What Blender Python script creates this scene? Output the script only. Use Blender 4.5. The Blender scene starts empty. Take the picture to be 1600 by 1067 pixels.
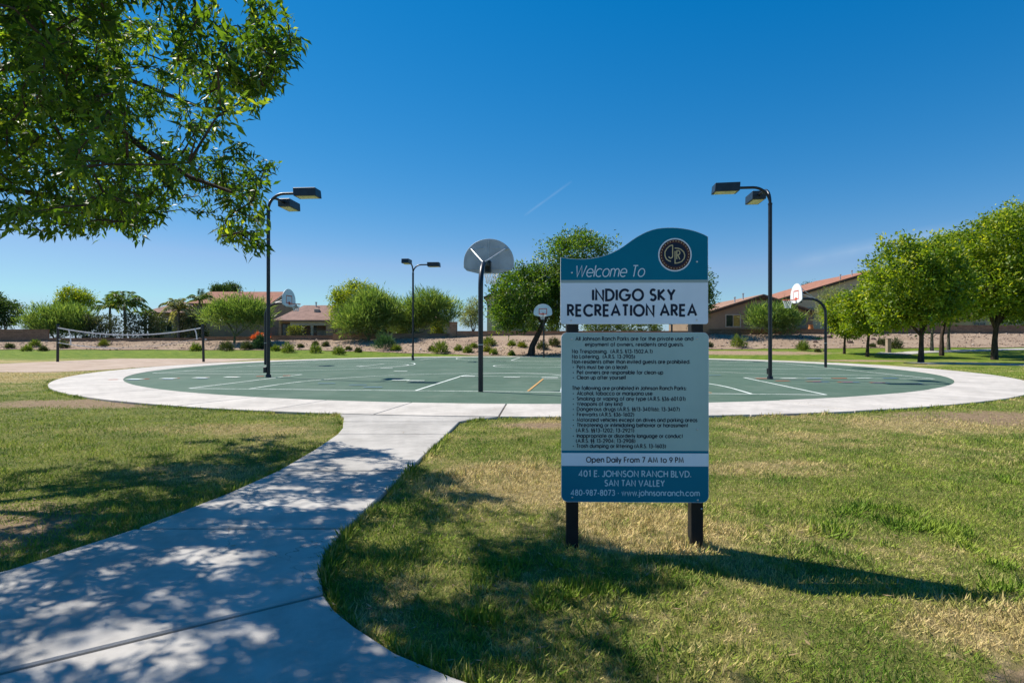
import bpy, bmesh, math, random
import numpy as np
from mathutils import Vector, Matrix

random.seed(7)
RNG = np.random.default_rng(11)
R = math.radians
scn = bpy.context.scene
col = scn.collection

# ------------------------------------------------------------------ camera
CAMZ = 1.27
FPX = 850.0            # focal length in pixels of a 1600 px wide picture
cam_d = bpy.data.cameras.new('camera')
cam_d.sensor_width = 36.0
cam_d.lens = FPX / 1600.0 * 36.0
cam_d.clip_start = 0.05
cam_d.clip_end = 4000
cam = bpy.data.objects.new('camera', cam_d)
cam.location = (0, 0, CAMZ)
cam.rotation_euler = (R(90), 0, 0)
col.objects.link(cam)
scn.camera = cam

# ------------------------------------------------------------------ sky, sun, exposure
SK = (0.69, -0.35)                       # ground shift of a shadow per metre of height
SUN = Vector((-SK[0], -SK[1], 1.0)).normalized()
world = bpy.data.worlds.new('World')
scn.world = world
world.use_nodes = True
wn, wl = world.node_tree.nodes, world.node_tree.links
wn.clear()
sky = wn.new('ShaderNodeTexSky')
sky.sky_type = 'NISHITA'
sky.sun_disc = False
sky.sun_elevation = math.asin(SUN.z)
sky.sun_rotation = math.atan2(SUN.x, SUN.y)
sky.altitude = 450
sky.air_density = 1.0
sky.dust_density = 0.0
sky.ozone_density = 4.5
hs = wn.new('ShaderNodeHueSaturation')
hs.inputs['Saturation'].default_value = 1.30
wl.new(sky.outputs[0], hs.inputs['Color'])
# two faint high streaks of cirrus, laid out by direction in the sky
tc = wn.new('ShaderNodeTexCoord')
def vmath(op, a, b=None):
    n = wn.new('ShaderNodeVectorMath'); n.operation = op
    for i, s in enumerate((a, b)):
        if s is None: continue
        if isinstance(s, (tuple, list)): n.inputs[i].default_value = s
        else: wl.new(s, n.inputs[i])
    return n
def wmath(op, a, b=None, clamp=False):
    n = wn.new('ShaderNodeMath'); n.operation = op; n.use_clamp = clamp
    for i, s in enumerate((a, b)):
        if s is None: continue
        if isinstance(s, (float, int)): n.inputs[i].default_value = s
        else: wl.new(s, n.inputs[i])
    return n.outputs[0]
def skydir(px, py):
    return Vector(((px - 800) / FPX, 1.0, (533.5 - py) / FPX)).normalized()
nz = wn.new('ShaderNodeTexNoise'); nz.inputs['Scale'].default_value = 24; nz.inputs['Detail'].default_value = 5
wl.new(tc.outputs['Generated'], nz.inputs['Vector'])
total = None
for (a, b, wdt, amt) in (((818, 338), (894, 283), 0.0035, 0.11), ((1235, 412), (1560, 345), 0.016, 0.17)):
    A, B = skydir(*a), skydir(*b)
    nrm = A.cross(B).normalized(); mid = (A + B).normalized(); half = A.angle(B) / 2
    d = wmath('ABSOLUTE', vmath('DOT_PRODUCT', tc.outputs['Generated'], tuple(nrm)).outputs['Value'])
    across = wmath('SUBTRACT', 1.0, wmath('DIVIDE', d, wdt), True)
    c = vmath('DOT_PRODUCT', tc.outputs['Generated'], tuple(mid)).outputs['Value']
    along = wmath('DIVIDE', wmath('SUBTRACT', c, math.cos(half)), 1 - math.cos(half), True)
    m = wmath('MULTIPLY', wmath('MULTIPLY', wmath('POWER', across, 1.3), wmath('POWER', along, 0.7)), amt)
    m = wmath('MULTIPLY', m, wmath('MULTIPLY', nz.outputs['Fac'], 1.7))
    total = m if total is None else wmath('ADD', total, m)
mx = wn.new('ShaderNodeMix'); mx.data_type = 'RGBA'
wl.new(total, mx.inputs['Factor'])
sep = wn.new('ShaderNodeSeparateColor'); wl.new(hs.outputs[0], sep.inputs[0])
cmb = wn.new('ShaderNodeCombineColor')
for i, (k0, k1, g) in enumerate(((0.405, 1.82, 1.25), (1.43, 0.748, 0.82), (4.04, 0.265, 0.61))):
    ch = wmath('MULTIPLY', wmath('POWER', wmath('MULTIPLY', sep.outputs[i], k1), g), k0)
    chans = [ch] if i == 0 else chans + [ch]
chans[0] = wmath('MAXIMUM', wmath('MULTIPLY', wmath('SUBTRACT', chans[0], 0.10), 1.22), 0.02)
chans[0] = wmath('MINIMUM', chans[0], wmath('MULTIPLY', chans[1], 0.56))
chans[1] = wmath('MINIMUM', chans[1], wmath('MULTIPLY', chans[2], 0.84))
for i in range(3): wl.new(chans[i], cmb.inputs[i])
wl.new(cmb.outputs[0], mx.inputs['A'])
mx.inputs['B'].default_value = (6.2, 6.8, 7.4, 1)
bg = wn.new('ShaderNodeBackground'); bg.inputs['Strength'].default_value = 0.086
wo = wn.new('ShaderNodeOutputWorld')
wl.new(mx.outputs['Result'], bg.inputs['Color'])
wl.new(bg.outputs[0], wo.inputs['Surface'])

sun_d = bpy.data.lights.new('sun', 'SUN')
sun_d.energy = 4.6
sun_d.angle = R(0.53)
sun_d.color = (1.0, 0.95, 0.87)
sun = bpy.data.objects.new('sun', sun_d)
sun.rotation_euler = SUN.to_track_quat('Z', 'Y').to_euler()
sun.location = (-20, 10, 40)
col.objects.link(sun)
vs = scn.view_settings
vs.view_transform = 'Standard'; vs.look = 'None'; vs.gamma = 1.0; vs.use_curve_mapping = False
vs.exposure = 0.6
scn.cycles.max_bounces = 6
scn.cycles.transparent_max_bounces = 8

# ------------------------------------------------------------------ helpers
def tag(o, label=None, cat=None, group=None, kind=None):
    if label: o['label'] = label
    if cat: o['category'] = cat
    if group: o['group'] = group
    if kind: o['kind'] = kind
    return o

def empty(name, loc=(0, 0, 0), rz=0.0):
    o = bpy.data.objects.new(name, None)
    o.location = loc; o.rotation_euler = (0, 0, rz)
    o.empty_display_size = 0.2
    col.objects.link(o)
    return o

def link(name, me, mat=None, parent=None):
    o = bpy.data.objects.new(name, me)
    if mat is not None and not me.materials: me.materials.append(mat)
    col.objects.link(o)
    if parent is not None: o.parent = parent
    return o

def mesh_np(name, V, F, attrs=None, smooth=False):
    """V (n,3) floats, F (m,k) ints -> mesh; attrs: dict of per-vertex floats"""
    V = np.ascontiguousarray(V, np.float32); F = np.ascontiguousarray(F, np.int32)
    me = bpy.data.meshes.new(name)
    m, k = F.shape
    me.vertices.add(len(V)); me.vertices.foreach_set('co', V.ravel())
    me.loops.add(m * k); me.loops.foreach_set('vertex_index', F.ravel())
    me.polygons.add(m); me.polygons.foreach_set('loop_start', np.arange(0, m * k, k, dtype=np.int32))
    if smooth: me.polygons.foreach_set('use_smooth', np.ones(m, bool))
    me.update(calc_edges=True)
    for kx, a in (attrs or {}).items():
        at = me.attributes.new(kx, 'FLOAT', 'POINT')
        at.data.foreach_set('value', np.ascontiguousarray(a, np.float32))
    return me

class MB:
    """collects shapes, then links them as one mesh object"""
    def __init__(self): self.v = []; self.f = []
    def add(self, vs_, fs_):
        o = len(self.v); self.v += [tuple(p) for p in vs_]; self.f += [tuple(i + o for i in f) for f in fs_]
        return self
    def box(self, x0, x1, y0, y1, z0, z1):
        return self.add([(x, y, z) for z in (z0, z1) for y in (y0, y1) for x in (x0, x1)],
                        [(0, 2, 3, 1), (4, 5, 7, 6), (0, 1, 5, 4), (2, 6, 7, 3), (0, 4, 6, 2), (1, 3, 7, 5)])
    def prism(self, poly, y0, y1):
        """outline (x,z) CCW seen from -y, extruded along y"""
        n = len(poly)
        return self.add([(x, y0, z) for x, z in poly] + [(x, y1, z) for x, z in poly],
                        [tuple(range(n)), tuple(range(2 * n - 1, n - 1, -1))] +
                        [(i, i + n, (i + 1) % n + n, (i + 1) % n) for i in range(n)])
    def slab(self, poly, z0, z1):
        """outline (x,y) CCW seen from above, extruded along z"""
        n = len(poly)
        return self.add([(x, y, z0) for x, y in poly] + [(x, y, z1) for x, y in poly],
                        [tuple(range(n - 1, -1, -1)), tuple(range(n, 2 * n))] +
                        [(i, (i + 1) % n, (i + 1) % n + n, i + n) for i in range(n)])
    def tube(self, pts, rad, sides=8, cap=True):
        pts = [Vector(p) for p in pts]; n = len(pts)
        if not isinstance(rad, (list, tuple)): rad = [rad] * n
        t0 = (pts[1] - pts[0]).normalized()
        up = Vector((0, 0, 1)) if abs(t0.z) < 0.9 else Vector((0, 1, 0))
        a = t0.cross(up).normalized()
        vs_, fs_ = [], []
        for i in range(n):
            t = (pts[min(i + 1, n - 1)] - pts[max(i - 1, 0)])
            t = t.normalized() if t.length > 1e-9 else t0
            a = (a - t * a.dot(t)); a = a.normalized() if a.length > 1e-6 else t.orthogonal().normalized()
            b = t.cross(a)
            for k in range(sides):
                w = 2 * math.pi * (k + 0.5) / sides
                vs_.append(pts[i] + (a * math.cos(w) + b * math.sin(w)) * rad[i])
        for i in range(n - 1):
            for k in range(sides):
                k2 = (k + 1) % sides
                fs_.append((i * sides + k, i * sides + k2, (i + 1) * sides + k2, (i + 1) * sides + k))
        if cap:
            fs_.append(tuple(range(sides - 1, -1, -1)))
            fs_.append(tuple((n - 1) * sides + k for k in range(sides)))
        return self.add(vs_, fs_)
    def build(self, name, mat, parent=None, bevel=0.0, smooth=False):
        me = bpy.data.meshes.new(name)
        me.from_pydata(self.v, [], self.f)
        if bevel or True:
            bm = bmesh.new(); bm.from_mesh(me)
            bmesh.ops.recalc_face_normals(bm, faces=bm.faces)
            if bevel:
                es = [e for e in bm.edges if len(e.link_faces) == 2 and e.calc_face_angle(0) > 0.6]
                bmesh.ops.bevel(bm, geom=es, offset=bevel, segments=1, affect='EDGES', profile=0.5)
            bm.to_mesh(me); bm.free()
        if smooth:
            me.polygons.foreach_set('use_smooth', [True] * len(me.polygons))
            me.set_sharp_from_angle(angle=R(40))
        me.update()
        return link(name, me, mat, parent)

def copy_tree(o, parent=None):
    c = o.copy(); col.objects.link(c); c.parent = parent
    for ch in [x for x in bpy.data.objects if x.parent == o]:
        copy_tree(ch, c)
    return c

def smooth01(t):
    t = min(1.0, max(0.0, t)); return t * t * (3 - 2 * t)

# ------------------------------------------------------------------ materials
def nodes_of(name):
    m = bpy.data.materials.new(name); m.use_nodes = True
    nt = m.node_tree; nt.nodes.clear()
    return m, nt, nt.nodes, nt.links

def mixc(N, L, fac, a, b):
    n = N.new('ShaderNodeMix'); n.data_type = 'RGBA'
    if isinstance(fac, float): n.inputs['Factor'].default_value = fac
    else: L.new(fac, n.inputs['Factor'])
    for k, s in (('A', a), ('B', b)):
        if isinstance(s, (tuple, list)): n.inputs[k].default_value = (*s[:3], 1)
        else: L.new(s, n.inputs[k])
    return n.outputs['Result']

def noise(N, L, scale, detail=4, rough=0.55, vec=None, coord='Object', sx=None):
    if vec is None:
        t = N.new('ShaderNodeTexCoord'); vec = t.outputs[coord]
    if sx:
        mp = N.new('ShaderNodeMapping'); mp.inputs['Scale'].default_value = sx
        L.new(vec, mp.inputs['Vector']); vec = mp.outputs[0]
    n = N.new('ShaderNodeTexNoise'); n.inputs['Scale'].default_value = scale
    n.inputs['Detail'].default_value = detail; n.inputs['Roughness'].default_value = rough
    L.new(vec, n.inputs['Vector'])
    return n.outputs['Fac']

def ramp(N, L, fac, lo, hi):
    n = N.new('ShaderNodeMapRange'); n.interpolation_type = 'SMOOTHSTEP'
    n.inputs['From Min'].default_value = lo; n.inputs['From Max'].default_value = hi
    L.new(fac, n.inputs['Value'])
    return n.outputs['Result']

def mathn(N, L, op, a, b=None, clamp=False):
    n = N.new('ShaderNodeMath'); n.operation = op; n.use_clamp = clamp
    for i, s in enumerate((a, b)):
        if s is None: continue
        if isinstance(s, (float, int)): n.inputs[i].default_value = s
        else: L.new(s, n.inputs[i])
    return n.outputs[0]

def finish(nt, N, L, color, rough=0.7, bump=None, bstr=0.3, bdist=0.01, metal=0.0, spec=0.3):
    p = N.new('ShaderNodeBsdfPrincipled')
    if isinstance(color, (tuple, list)): p.inputs['Base Color'].default_value = (*color[:3], 1)
    else: L.new(color, p.inputs['Base Color'])
    p.inputs['Roughness'].default_value = rough; p.inputs['Metallic'].default_value = metal
    p.inputs['Specular IOR Level'].default_value = spec
    if bump is not None:
        b = N.new('ShaderNodeBump'); b.inputs['Strength'].default_value = bstr; b.inputs['Distance'].default_value = bdist
        L.new(bump, b.inputs['Height']); L.new(b.outputs[0], p.inputs['Normal'])
    o = N.new('ShaderNodeOutputMaterial'); L.new(p.outputs[0], o.inputs['Surface'])
    return p

def mat_plain(name, c, rough=0.6, var=0.25, scale=3.0, metal=0.0, bump=0.15, bdist=0.004, spec=0.3, fine=40.0):
    m, nt, N, L = nodes_of(name)
    a = noise(N, L, scale, 5)
    f = noise(N, L, fine, 3)
    c1 = tuple(x * (1 - var) for x in c); c2 = tuple(min(1, x * (1 + var)) for x in c)
    base = mixc(N, L, ramp(N, L, a, 0.3, 0.7), c1, c2)
    finish(nt, N, L, base, rough, f, bump, bdist, metal, spec)
    return m

def mat_leaf(name, c1, c2, c3=None, transl=0.35, rough=0.5):
    m, nt, N, L = nodes_of(name)
    at = N.new('ShaderNodeAttribute'); at.attribute_name = 'tint'
    c = mixc(N, L, ramp(N, L, at.outputs['Fac'], 0.0, 0.8), c1, c2)
    if c3: c = mixc(N, L, ramp(N, L, at.outputs['Fac'], 0.78, 1.0), c, c3)
    p = N.new('ShaderNodeBsdfPrincipled'); p.inputs['Roughness'].default_value = rough
    p.inputs['Specular IOR Level'].default_value = 0.35
    L.new(c, p.inputs['Base Color'])
    t = N.new('ShaderNodeBsdfTranslucent')
    warm = N.new('ShaderNodeMix'); warm.data_type = 'RGBA'; warm.blend_type = 'MULTIPLY'
    warm.inputs['Factor'].default_value = 1.0
    L.new(c, warm.inputs['A']); warm.inputs['B'].default_value = (2.6, 2.5, 0.9, 1)
    L.new(warm.outputs['Result'], t.inputs['Color'])
    mx_ = N.new('ShaderNodeMixShader'); mx_.inputs[0].default_value = transl
    L.new(p.outputs[0], mx_.inputs[1]); L.new(t.outputs[0], mx_.inputs[2])
    o = N.new('ShaderNodeOutputMaterial'); L.new(mx_.outputs[0], o.inputs['Surface'])
    return m

# bare-earth spots of the lawn: centre x, y, half-size x, y
DIRT = [(-3.75, 3.6, 0.75, 0.55), (8.2, 9.0, 1.6, 0.75), (-8.6, 11.2, 2.0, 0.8), 
        (0.5, 8.25, 0.7, 0.22), (19.5, 46.5, 6.0, 2.2), (23.0, 36.0, 2.5, 1.4), (1.6, 8.35, 0.6, 0.2), (2.05, 2.0, 0.25, 0.12)]
STRAW = [(0.0, 4.9, 0.75, 0.7), (2.7, 5.4, 0.9, 0.35), (0.9, 3.75, 0.5, 0.5), (2.6, 2.35, 0.9, 0.25), (0.6, 8.3, 0.9, 0.4), (-5.5, 7.9, 2.2, 0.5), (-3.2, 5.2, 0.7, 0.4), (7.5, 8.2, 2.4, 1.0), (-0.6, 2.6, 0.15, 0.3)]

def lawn_color(nt, N, L, blades):
    """patchy bermuda lawn: green, straw and earth by world position"""
    g = N.new('ShaderNodeNewGeometry'); pos = g.outputs['Position']
    big = noise(N, L, 0.33, 3, 0.6, vec=pos)
    med = noise(N, L, 1.7, 4, 0.6, vec=pos)
    fin = noise(N, L, 11.0, 4, 0.7, vec=pos)
    s = mathn(N, L, 'ADD', mathn(N, L, 'MULTIPLY', big, 0.5), mathn(N, L, 'MULTIPLY', med, 0.32))
    s = mathn(N, L, 'ADD', s, mathn(N, L, 'MULTIPLY', fin, 0.22))
    sx = N.new('ShaderNodeSeparateXYZ'); L.new(pos, sx.inputs[0])
    # watered strips: the far lawn and the left lawn are greener, the strip by the sand drier
    far = ramp(N, L, sx.outputs['Y'], 32.0, 45.0)
    s = mathn(N, L, 'SUBTRACT', s, mathn(N, L, 'MULTIPLY', far, 0.16))
    lft = ramp(N, L, mathn(N, L, 'MULTIPLY', sx.outputs['X'], -1.0), 2.6, 5.0)
    nr = mathn(N, L, 'SUBTRACT', 1.0, ramp(N, L, sx.outputs['Y'], 9.0, 14.0))
    s = mathn(N, L, 'SUBTRACT', s, mathn(N, L, 'MULTIPLY', mathn(N, L, 'MULTIPLY', lft, nr), 0.10))
    side = mathn(N, L, 'MULTIPLY', ramp(N, L, mathn(N, L, 'MULTIPLY', sx.outputs['X'], -1.0), 13.0, 17.0),
                 mathn(N, L, 'SUBTRACT', 1.0, ramp(N, L, sx.outputs['Y'], 40.0, 46.0)))
    s = mathn(N, L, 'ADD', s, mathn(N, L, 'MULTIPLY', side, 0.10))
    for (x, y, a, b) in STRAW:
        vx = mathn(N, L, 'DIVIDE', mathn(N, L, 'SUBTRACT', sx.outputs['X'], x), a)
        vy = mathn(N, L, 'DIVIDE', mathn(N, L, 'SUBTRACT', sx.outputs['Y'], y), b)
        r2 = mathn(N, L, 'ADD', mathn(N, L, 'MULTIPLY', vx, vx), mathn(N, L, 'MULTIPLY', vy, vy))
        q = mathn(N, L, 'SUBTRACT', 1.0, ramp(N, L, r2, 0.2, 2.0))
        s = mathn(N, L, 'ADD', s, mathn(N, L, 'MULTIPLY', q, 0.12))
    dry = ramp(N, L, s, 0.48, 0.665)
    green = mixc(N, L, ramp(N, L, med, 0.3, 0.7), (0.115, 0.220, 0.016), (0.31, 0.385, 0.046))
    straw = mixc(N, L, ramp(N, L, fin, 0.3, 0.7), (0.50, 0.385, 0.14), (0.78, 0.61, 0.30))
    if blades:
        at = N.new('ShaderNodeAttribute'); at.attribute_name = 'tint'
        dry = mathn(N, L, 'ADD', dry, mathn(N, L, 'MULTIPLY', mathn(N, L, 'SUBTRACT', at.outputs['Fac'], 0.5), 0.95), True)
    c = mixc(N, L, dry, green, straw)
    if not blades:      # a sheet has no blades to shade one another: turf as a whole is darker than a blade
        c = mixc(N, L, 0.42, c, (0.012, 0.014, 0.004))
    if not blades:
        earth = mixc(N, L, ramp(N, L, fin, 0.3, 0.75), (0.27, 0.18, 0.115), (0.44, 0.31, 0.21))
        acc = None
        for (x, y, a, b) in DIRT:
            vx = mathn(N, L, 'DIVIDE', mathn(N, L, 'SUBTRACT', sx.outputs['X'], x), a)
            vy = mathn(N, L, 'DIVIDE', mathn(N, L, 'SUBTRACT', sx.outputs['Y'], y), b)
            r2 = mathn(N, L, 'ADD', mathn(N, L, 'MULTIPLY', vx, vx), mathn(N, L, 'MULTIPLY', vy, vy))
            r2 = mathn(N, L, 'SUBTRACT', 2.1, r2)
            acc = r2 if acc is None else mathn(N, L, 'MAXIMUM', acc, r2)
        acc = mathn(N, L, 'ADD', acc, mathn(N, L, 'MULTIPLY', mathn(N, L, 'SUBTRACT', mathn(N, L, 'ADD', mathn(N, L, 'MULTIPLY', med, 0.5), mathn(N, L, 'MULTIPLY', fin, 0.5)), 0.5), 7.0))
        c = mixc(N, L, ramp(N, L, acc, -0.2, 1.8), c, earth)
        near = mathn(N, L, 'SUBTRACT', 1.0, ramp(N, L, sx.outputs['Y'], 10.0, 22.0))
        soil = mixc(N, L, ramp(N, L, fin, 0.35, 0.7), (0.14, 0.10, 0.045), (0.28, 0.21, 0.09))
        c = mixc(N, L, mathn(N, L, 'MULTIPLY', near, 0.45), c, soil)
    return c

def mat_lawn():
    m, nt, N, L = nodes_of('lawn_turf')
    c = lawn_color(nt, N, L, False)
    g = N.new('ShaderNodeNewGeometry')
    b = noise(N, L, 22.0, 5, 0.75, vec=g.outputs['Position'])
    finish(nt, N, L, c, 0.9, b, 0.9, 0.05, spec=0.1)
    return m

def mat_blades():
    m, nt, N, L = nodes_of('grass_blade')
    c = lawn_color(nt, N, L, True)
    p = N.new('ShaderNodeBsdfPrincipled'); p.inputs['Roughness'].default_value = 0.6
    p.inputs['Specular IOR Level'].default_value = 0.2
    L.new(c, p.inputs['Base Color'])
    t = N.new('ShaderNodeBsdfTranslucent'); L.new(c, t.inputs['Color'])
    x = N.new('ShaderNodeMixShader'); x.inputs[0].default_value = 0.3
    L.new(p.outputs[0], x.inputs[1]); L.new(t.outputs[0], x.inputs[2])
    o = N.new('ShaderNodeOutputMaterial'); L.new(x.outputs[0], o.inputs['Surface'])
    return m

def mat_concrete(name, c, stain=0.25):
    m, nt, N, L = nodes_of(name)
    g = N.new('ShaderNodeNewGeometry'); pos = g.outputs['Position']
    a = noise(N, L, 0.9, 5, 0.65, vec=pos)
    b = noise(N, L, 7.0, 5, 0.7, vec=pos)
    f = noise(N, L, 170.0, 3, 0.6, vec=pos)
    oi = N.new('ShaderNodeObjectInfo')
    lo = tuple(x * (1 - stain) for x in c); hi = tuple(min(0.85, x * (1 + stain * 0.5)) for x in c)
    base = mixc(N, L, ramp(N, L, mathn(N, L, 'ADD', mathn(N, L, 'MULTIPLY', a, 0.65), mathn(N, L, 'MULTIPLY', b, 0.35)), 0.32, 0.66), lo, hi)
    base = mixc(N, L, mathn(N, L, 'MULTIPLY', oi.outputs['Random'], 0.16), base, tuple(x * 0.72 for x in c))
    st = ramp(N, L, noise(N, L, 2.3, 6, 0.72, vec=pos), 0.56, 0.74)
    base = mixc(N, L, mathn(N, L, 'MULTIPLY', st, 0.42), base, tuple(x * q for x, q in zip(c, (0.62, 0.56, 0.48))))
    vo = N.new('ShaderNodeTexVoronoi'); vo.feature = 'DISTANCE_TO_EDGE'; vo.inputs['Scale'].default_value = 0.33
    wv = N.new('ShaderNodeVectorMath'); wv.operation = 'ADD'
    nw = N.new('ShaderNodeTexNoise'); nw.inputs['Scale'].default_value = 2.5; nw.inputs['Detail'].default_value = 6; L.new(pos, nw.inputs['Vector'])
    L.new(pos, wv.inputs[0]); L.new(nw.outputs['Color'], wv.inputs[1]); L.new(wv.outputs[0], vo.inputs['Vector'])
    ck = mathn(N, L, 'SUBTRACT', 1.0, ramp(N, L, vo.outputs['Distance'], 0.0008, 0.0022))
    ck = mathn(N, L, 'MULTIPLY', ck, ramp(N, L, a, 0.50, 0.58))
    base = mixc(N, L, mathn(N, L, 'MULTIPLY', ck, 0.6), base, tuple(x * 0.25 for x in c))
    sp = ramp(N, L, noise(N, L, 60.0, 2, 0.5, vec=pos), 0.72, 0.80)
    base = mixc(N, L, mathn(N, L, 'MULTIPLY', sp, 0.35), base, tuple(x * 0.45 for x in c))
    finish(nt, N, L, base, 0.85, f, 0.35, 0.003, spec=0.25)
    return m

def mat_court():
    m, nt, N, L = nodes_of('green_court_paint')
    a = noise(N, L, 0.25, 5, 0.6); b = noise(N, L, 2.2, 5, 0.65); f = noise(N, L, 120.0, 2)
    s = mathn(N, L, 'ADD', mathn(N, L, 'MULTIPLY', a, 0.6), mathn(N, L, 'MULTIPLY', b, 0.4))
    c = mixc(N, L, ramp(N, L, s, 0.35, 0.65), (0.068, 0.112, 0.078), (0.090, 0.142, 0.102))
    scf = ramp(N, L, noise(N, L, 1.6, 7, 0.75, sx=(1.0, 0.35, 1.0)), 0.52, 0.72)
    c = mixc(N, L, mathn(N, L, 'MULTIPLY', scf, 0.35), c, (0.048, 0.085, 0.058))
    wet = mathn(N, L, 'SUBTRACT', 1.0, ramp(N, L, mathn(N, L, 'ABSOLUTE', mathn(N, L, 'SUBTRACT', noise(N, L, 0.16, 5, 0.6), 0.5)), 0.0, 0.035))
    c = mixc(N, L, mathn(N, L, 'MULTIPLY', wet, 0.30), c, (0.14, 0.18, 0.14))
    dust = ramp(N, L, noise(N, L, 0.7, 6, 0.7), 0.50, 0.78)
    c = mixc(N, L, mathn(N, L, 'MULTIPLY', dust, 0.45), c, (0.17, 0.20, 0.15))
    finish(nt, N, L, c, 0.85, f, 0.3, 0.002, spec=0.15)
    return m

def mat_gravel():
    m, nt, N, L = nodes_of('decomposed_granite')
    g = N.new('ShaderNodeNewGeometry'); pos = g.outputs['Position']
    a = noise(N, L, 0.3, 4, 0.6, vec=pos); b = noise(N, L, 4.0, 5, 0.75, vec=pos); f = noise(N, L, 14.0, 4, 0.8, vec=pos)
    c = mixc(N, L, ramp(N, L, a, 0.3, 0.7), (0.29, 0.205, 0.14), (0.37, 0.275, 0.195))
    c = mixc(N, L, mathn(N, L, 'MULTIPLY', ramp(N, L, b, 0.45, 0.75), 0.5), c, (0.17, 0.12, 0.085))
    finish(nt, N, L, c, 0.95, f, 0.8, 0.06, spec=0.1)
    return m

def mat_sand():
    m, nt, N, L = nodes_of('volleyball_sand')
    a = noise(N, L, 0.8, 5, 0.65); b = noise(N, L, 6.0, 5, 0.7)
    c = mixc(N, L, ramp(N, L, a, 0.3, 0.7), (0.36, 0.27, 0.20), (0.47, 0.37, 0.29))
    finish(nt, N, L, c, 0.95, b, 0.8, 0.05, spec=0.1)
    return m

def mat_roof(name, c):
    m, nt, N, L = nodes_of(name)
    t = N.new('ShaderNodeTexCoord')
    w = N.new('ShaderNodeTexWave'); w.wave_type = 'BANDS'; w.bands_direction = 'Z'
    w.inputs['Scale'].default_value = 1.6; w.inputs['Distortion'].default_value = 0.5
    L.new(t.outputs['Object'], w.inputs['Vector'])
    a = noise(N, L, 1.3, 4); b = noise(N, L, 9.0, 3)
    col_ = mixc(N, L, ramp(N, L, mathn(N, L, 'ADD', mathn(N, L, 'MULTIPLY', a, 0.5), mathn(N, L, 'MULTIPLY', b, 0.5)), 0.35, 0.65),
                tuple(x * 0.75 for x in c), tuple(min(1, x * 1.2) for x in c))
    col_ = mixc(N, L, mathn(N, L, 'MULTIPLY', ramp(N, L, w.outputs['Fac'], 0.55, 1.0), 0.35), col_, tuple(x * 0.4 for x in c))
    finish(nt, N, L, col_, 0.85, w.outputs['Fac'], 0.6, 0.06, spec=0.15)
    return m

def mat_bark(name, c):
    m, nt, N, L = nodes_of(name)
    a = noise(N, L, 9.0, 5, 0.7, sx=(1, 1, 0.25)); b = noise(N, L, 2.0, 3)
    c_ = mixc(N, L, ramp(N, L, a, 0.35, 0.65), tuple(x * 0.5 for x in c), tuple(x * 1.3 for x in c))
    finish(nt, N, L, c_, 0.9, a, 0.8, 0.03, spec=0.1)
    return m

def mat_line(name, c):
    m, nt, N, L = nodes_of(name)
    w = ramp(N, L, mathn(N, L, 'ADD', mathn(N, L, 'MULTIPLY', noise(N, L, 1.2, 4, 0.6), 0.5), mathn(N, L, 'MULTIPLY', noise(N, L, 14.0, 5, 0.75), 0.5)), 0.50, 0.62)
    finish(nt, N, L, mixc(N, L, mathn(N, L, 'MULTIPLY', w, 0.6), c, (0.12, 0.19, 0.13)), 0.85, spec=0.15)
    return m

def mat_block(name, c):
    m, nt, N, L = nodes_of(name)
    t = N.new('ShaderNodeTexCoord'); mp = N.new('ShaderNodeMapping'); mp.inputs['Rotation'].default_value = (R(90), 0, 0)
    L.new(t.outputs['Object'], mp.inputs['Vector'])
    b = N.new('ShaderNodeTexBrick'); b.inputs['Scale'].default_value = 1.0; b.inputs['Brick Width'].default_value = 0.4; b.inputs['Row Height'].default_value = 0.2
    b.inputs['Mortar Size'].default_value = 0.012
    b.inputs['Color1'].default_value = (*[x * 0.85 for x in c], 1); b.inputs['Color2'].default_value = (*[x * 1.18 for x in c], 1); b.inputs['Mortar'].default_value = (*[x * 0.5 for x in c], 1)
    L.new(mp.outputs[0], b.inputs['Vector'])
    a = noise(N, L, 0.7, 5, 0.65)
    col_ = mixc(N, L, mathn(N, L, 'MULTIPLY', ramp(N, L, a, 0.45, 0.7), 0.35), b.outputs['Color'], tuple(x * 0.6 for x in c))
    finish(nt, N, L, col_, 0.9, noise(N, L, 30.0, 3), 0.4, 0.02, spec=0.1)
    return m

M = {}
M['lawn'] = mat_lawn(); M['blade'] = mat_blades()
M['concrete'] = mat_concrete('apron_concrete', (0.52, 0.475, 0.42))
M['path'] = mat_concrete('path_concrete', (0.44, 0.41, 0.37), 0.30)
M['court'] = mat_court(); M['gravel'] = mat_gravel(); M['sand'] = mat_sand()
M['white_line'] = mat_line('white_court_line', (0.68, 0.72, 0.66))
M['orange_line'] = mat_line('orange_court_line', (0.52, 0.30, 0.11))
M['red_line'] = mat_line('red_court_line', (0.42, 0.13, 0.07))
M['blue_line'] = mat_line('blue_court_line', (0.09, 0.17, 0.30))
M['yellow_line'] = mat_line('yellow_court_line', (0.55, 0.50, 0.25))
M['black_metal'] = mat_plain('black_powder_coat', (0.010, 0.012, 0.016), 0.38, 0.3, 5, bump=0.1, spec=0.5)
M['lamp_metal'] = mat_plain('dark_bronze_paint', (0.012, 0.020, 0.032), 0.4, 0.3, 4, bump=0.08, spec=0.5)
M['lens'] = mat_plain('yellowed_lamp_lens', (0.62, 0.56, 0.26), 0.3, 0.2, 6, spec=0.5)
M['board_grey'] = mat_plain('galvanised_board_back', (0.44, 0.47, 0.50), 0.55, 0.12, 4, metal=0.1)
M['board_white'] = mat_plain('white_board_enamel', (0.78, 0.80, 0.80), 0.4, 0.05, 5)
M['galv'] = mat_plain('galvanised_steel', (0.5, 0.52, 0.53), 0.45, 0.15, 8, metal=0.5)
M['orange'] = mat_plain('orange_rim_paint', (0.60, 0.09, 0.03), 0.45, 0.15, 8)
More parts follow.
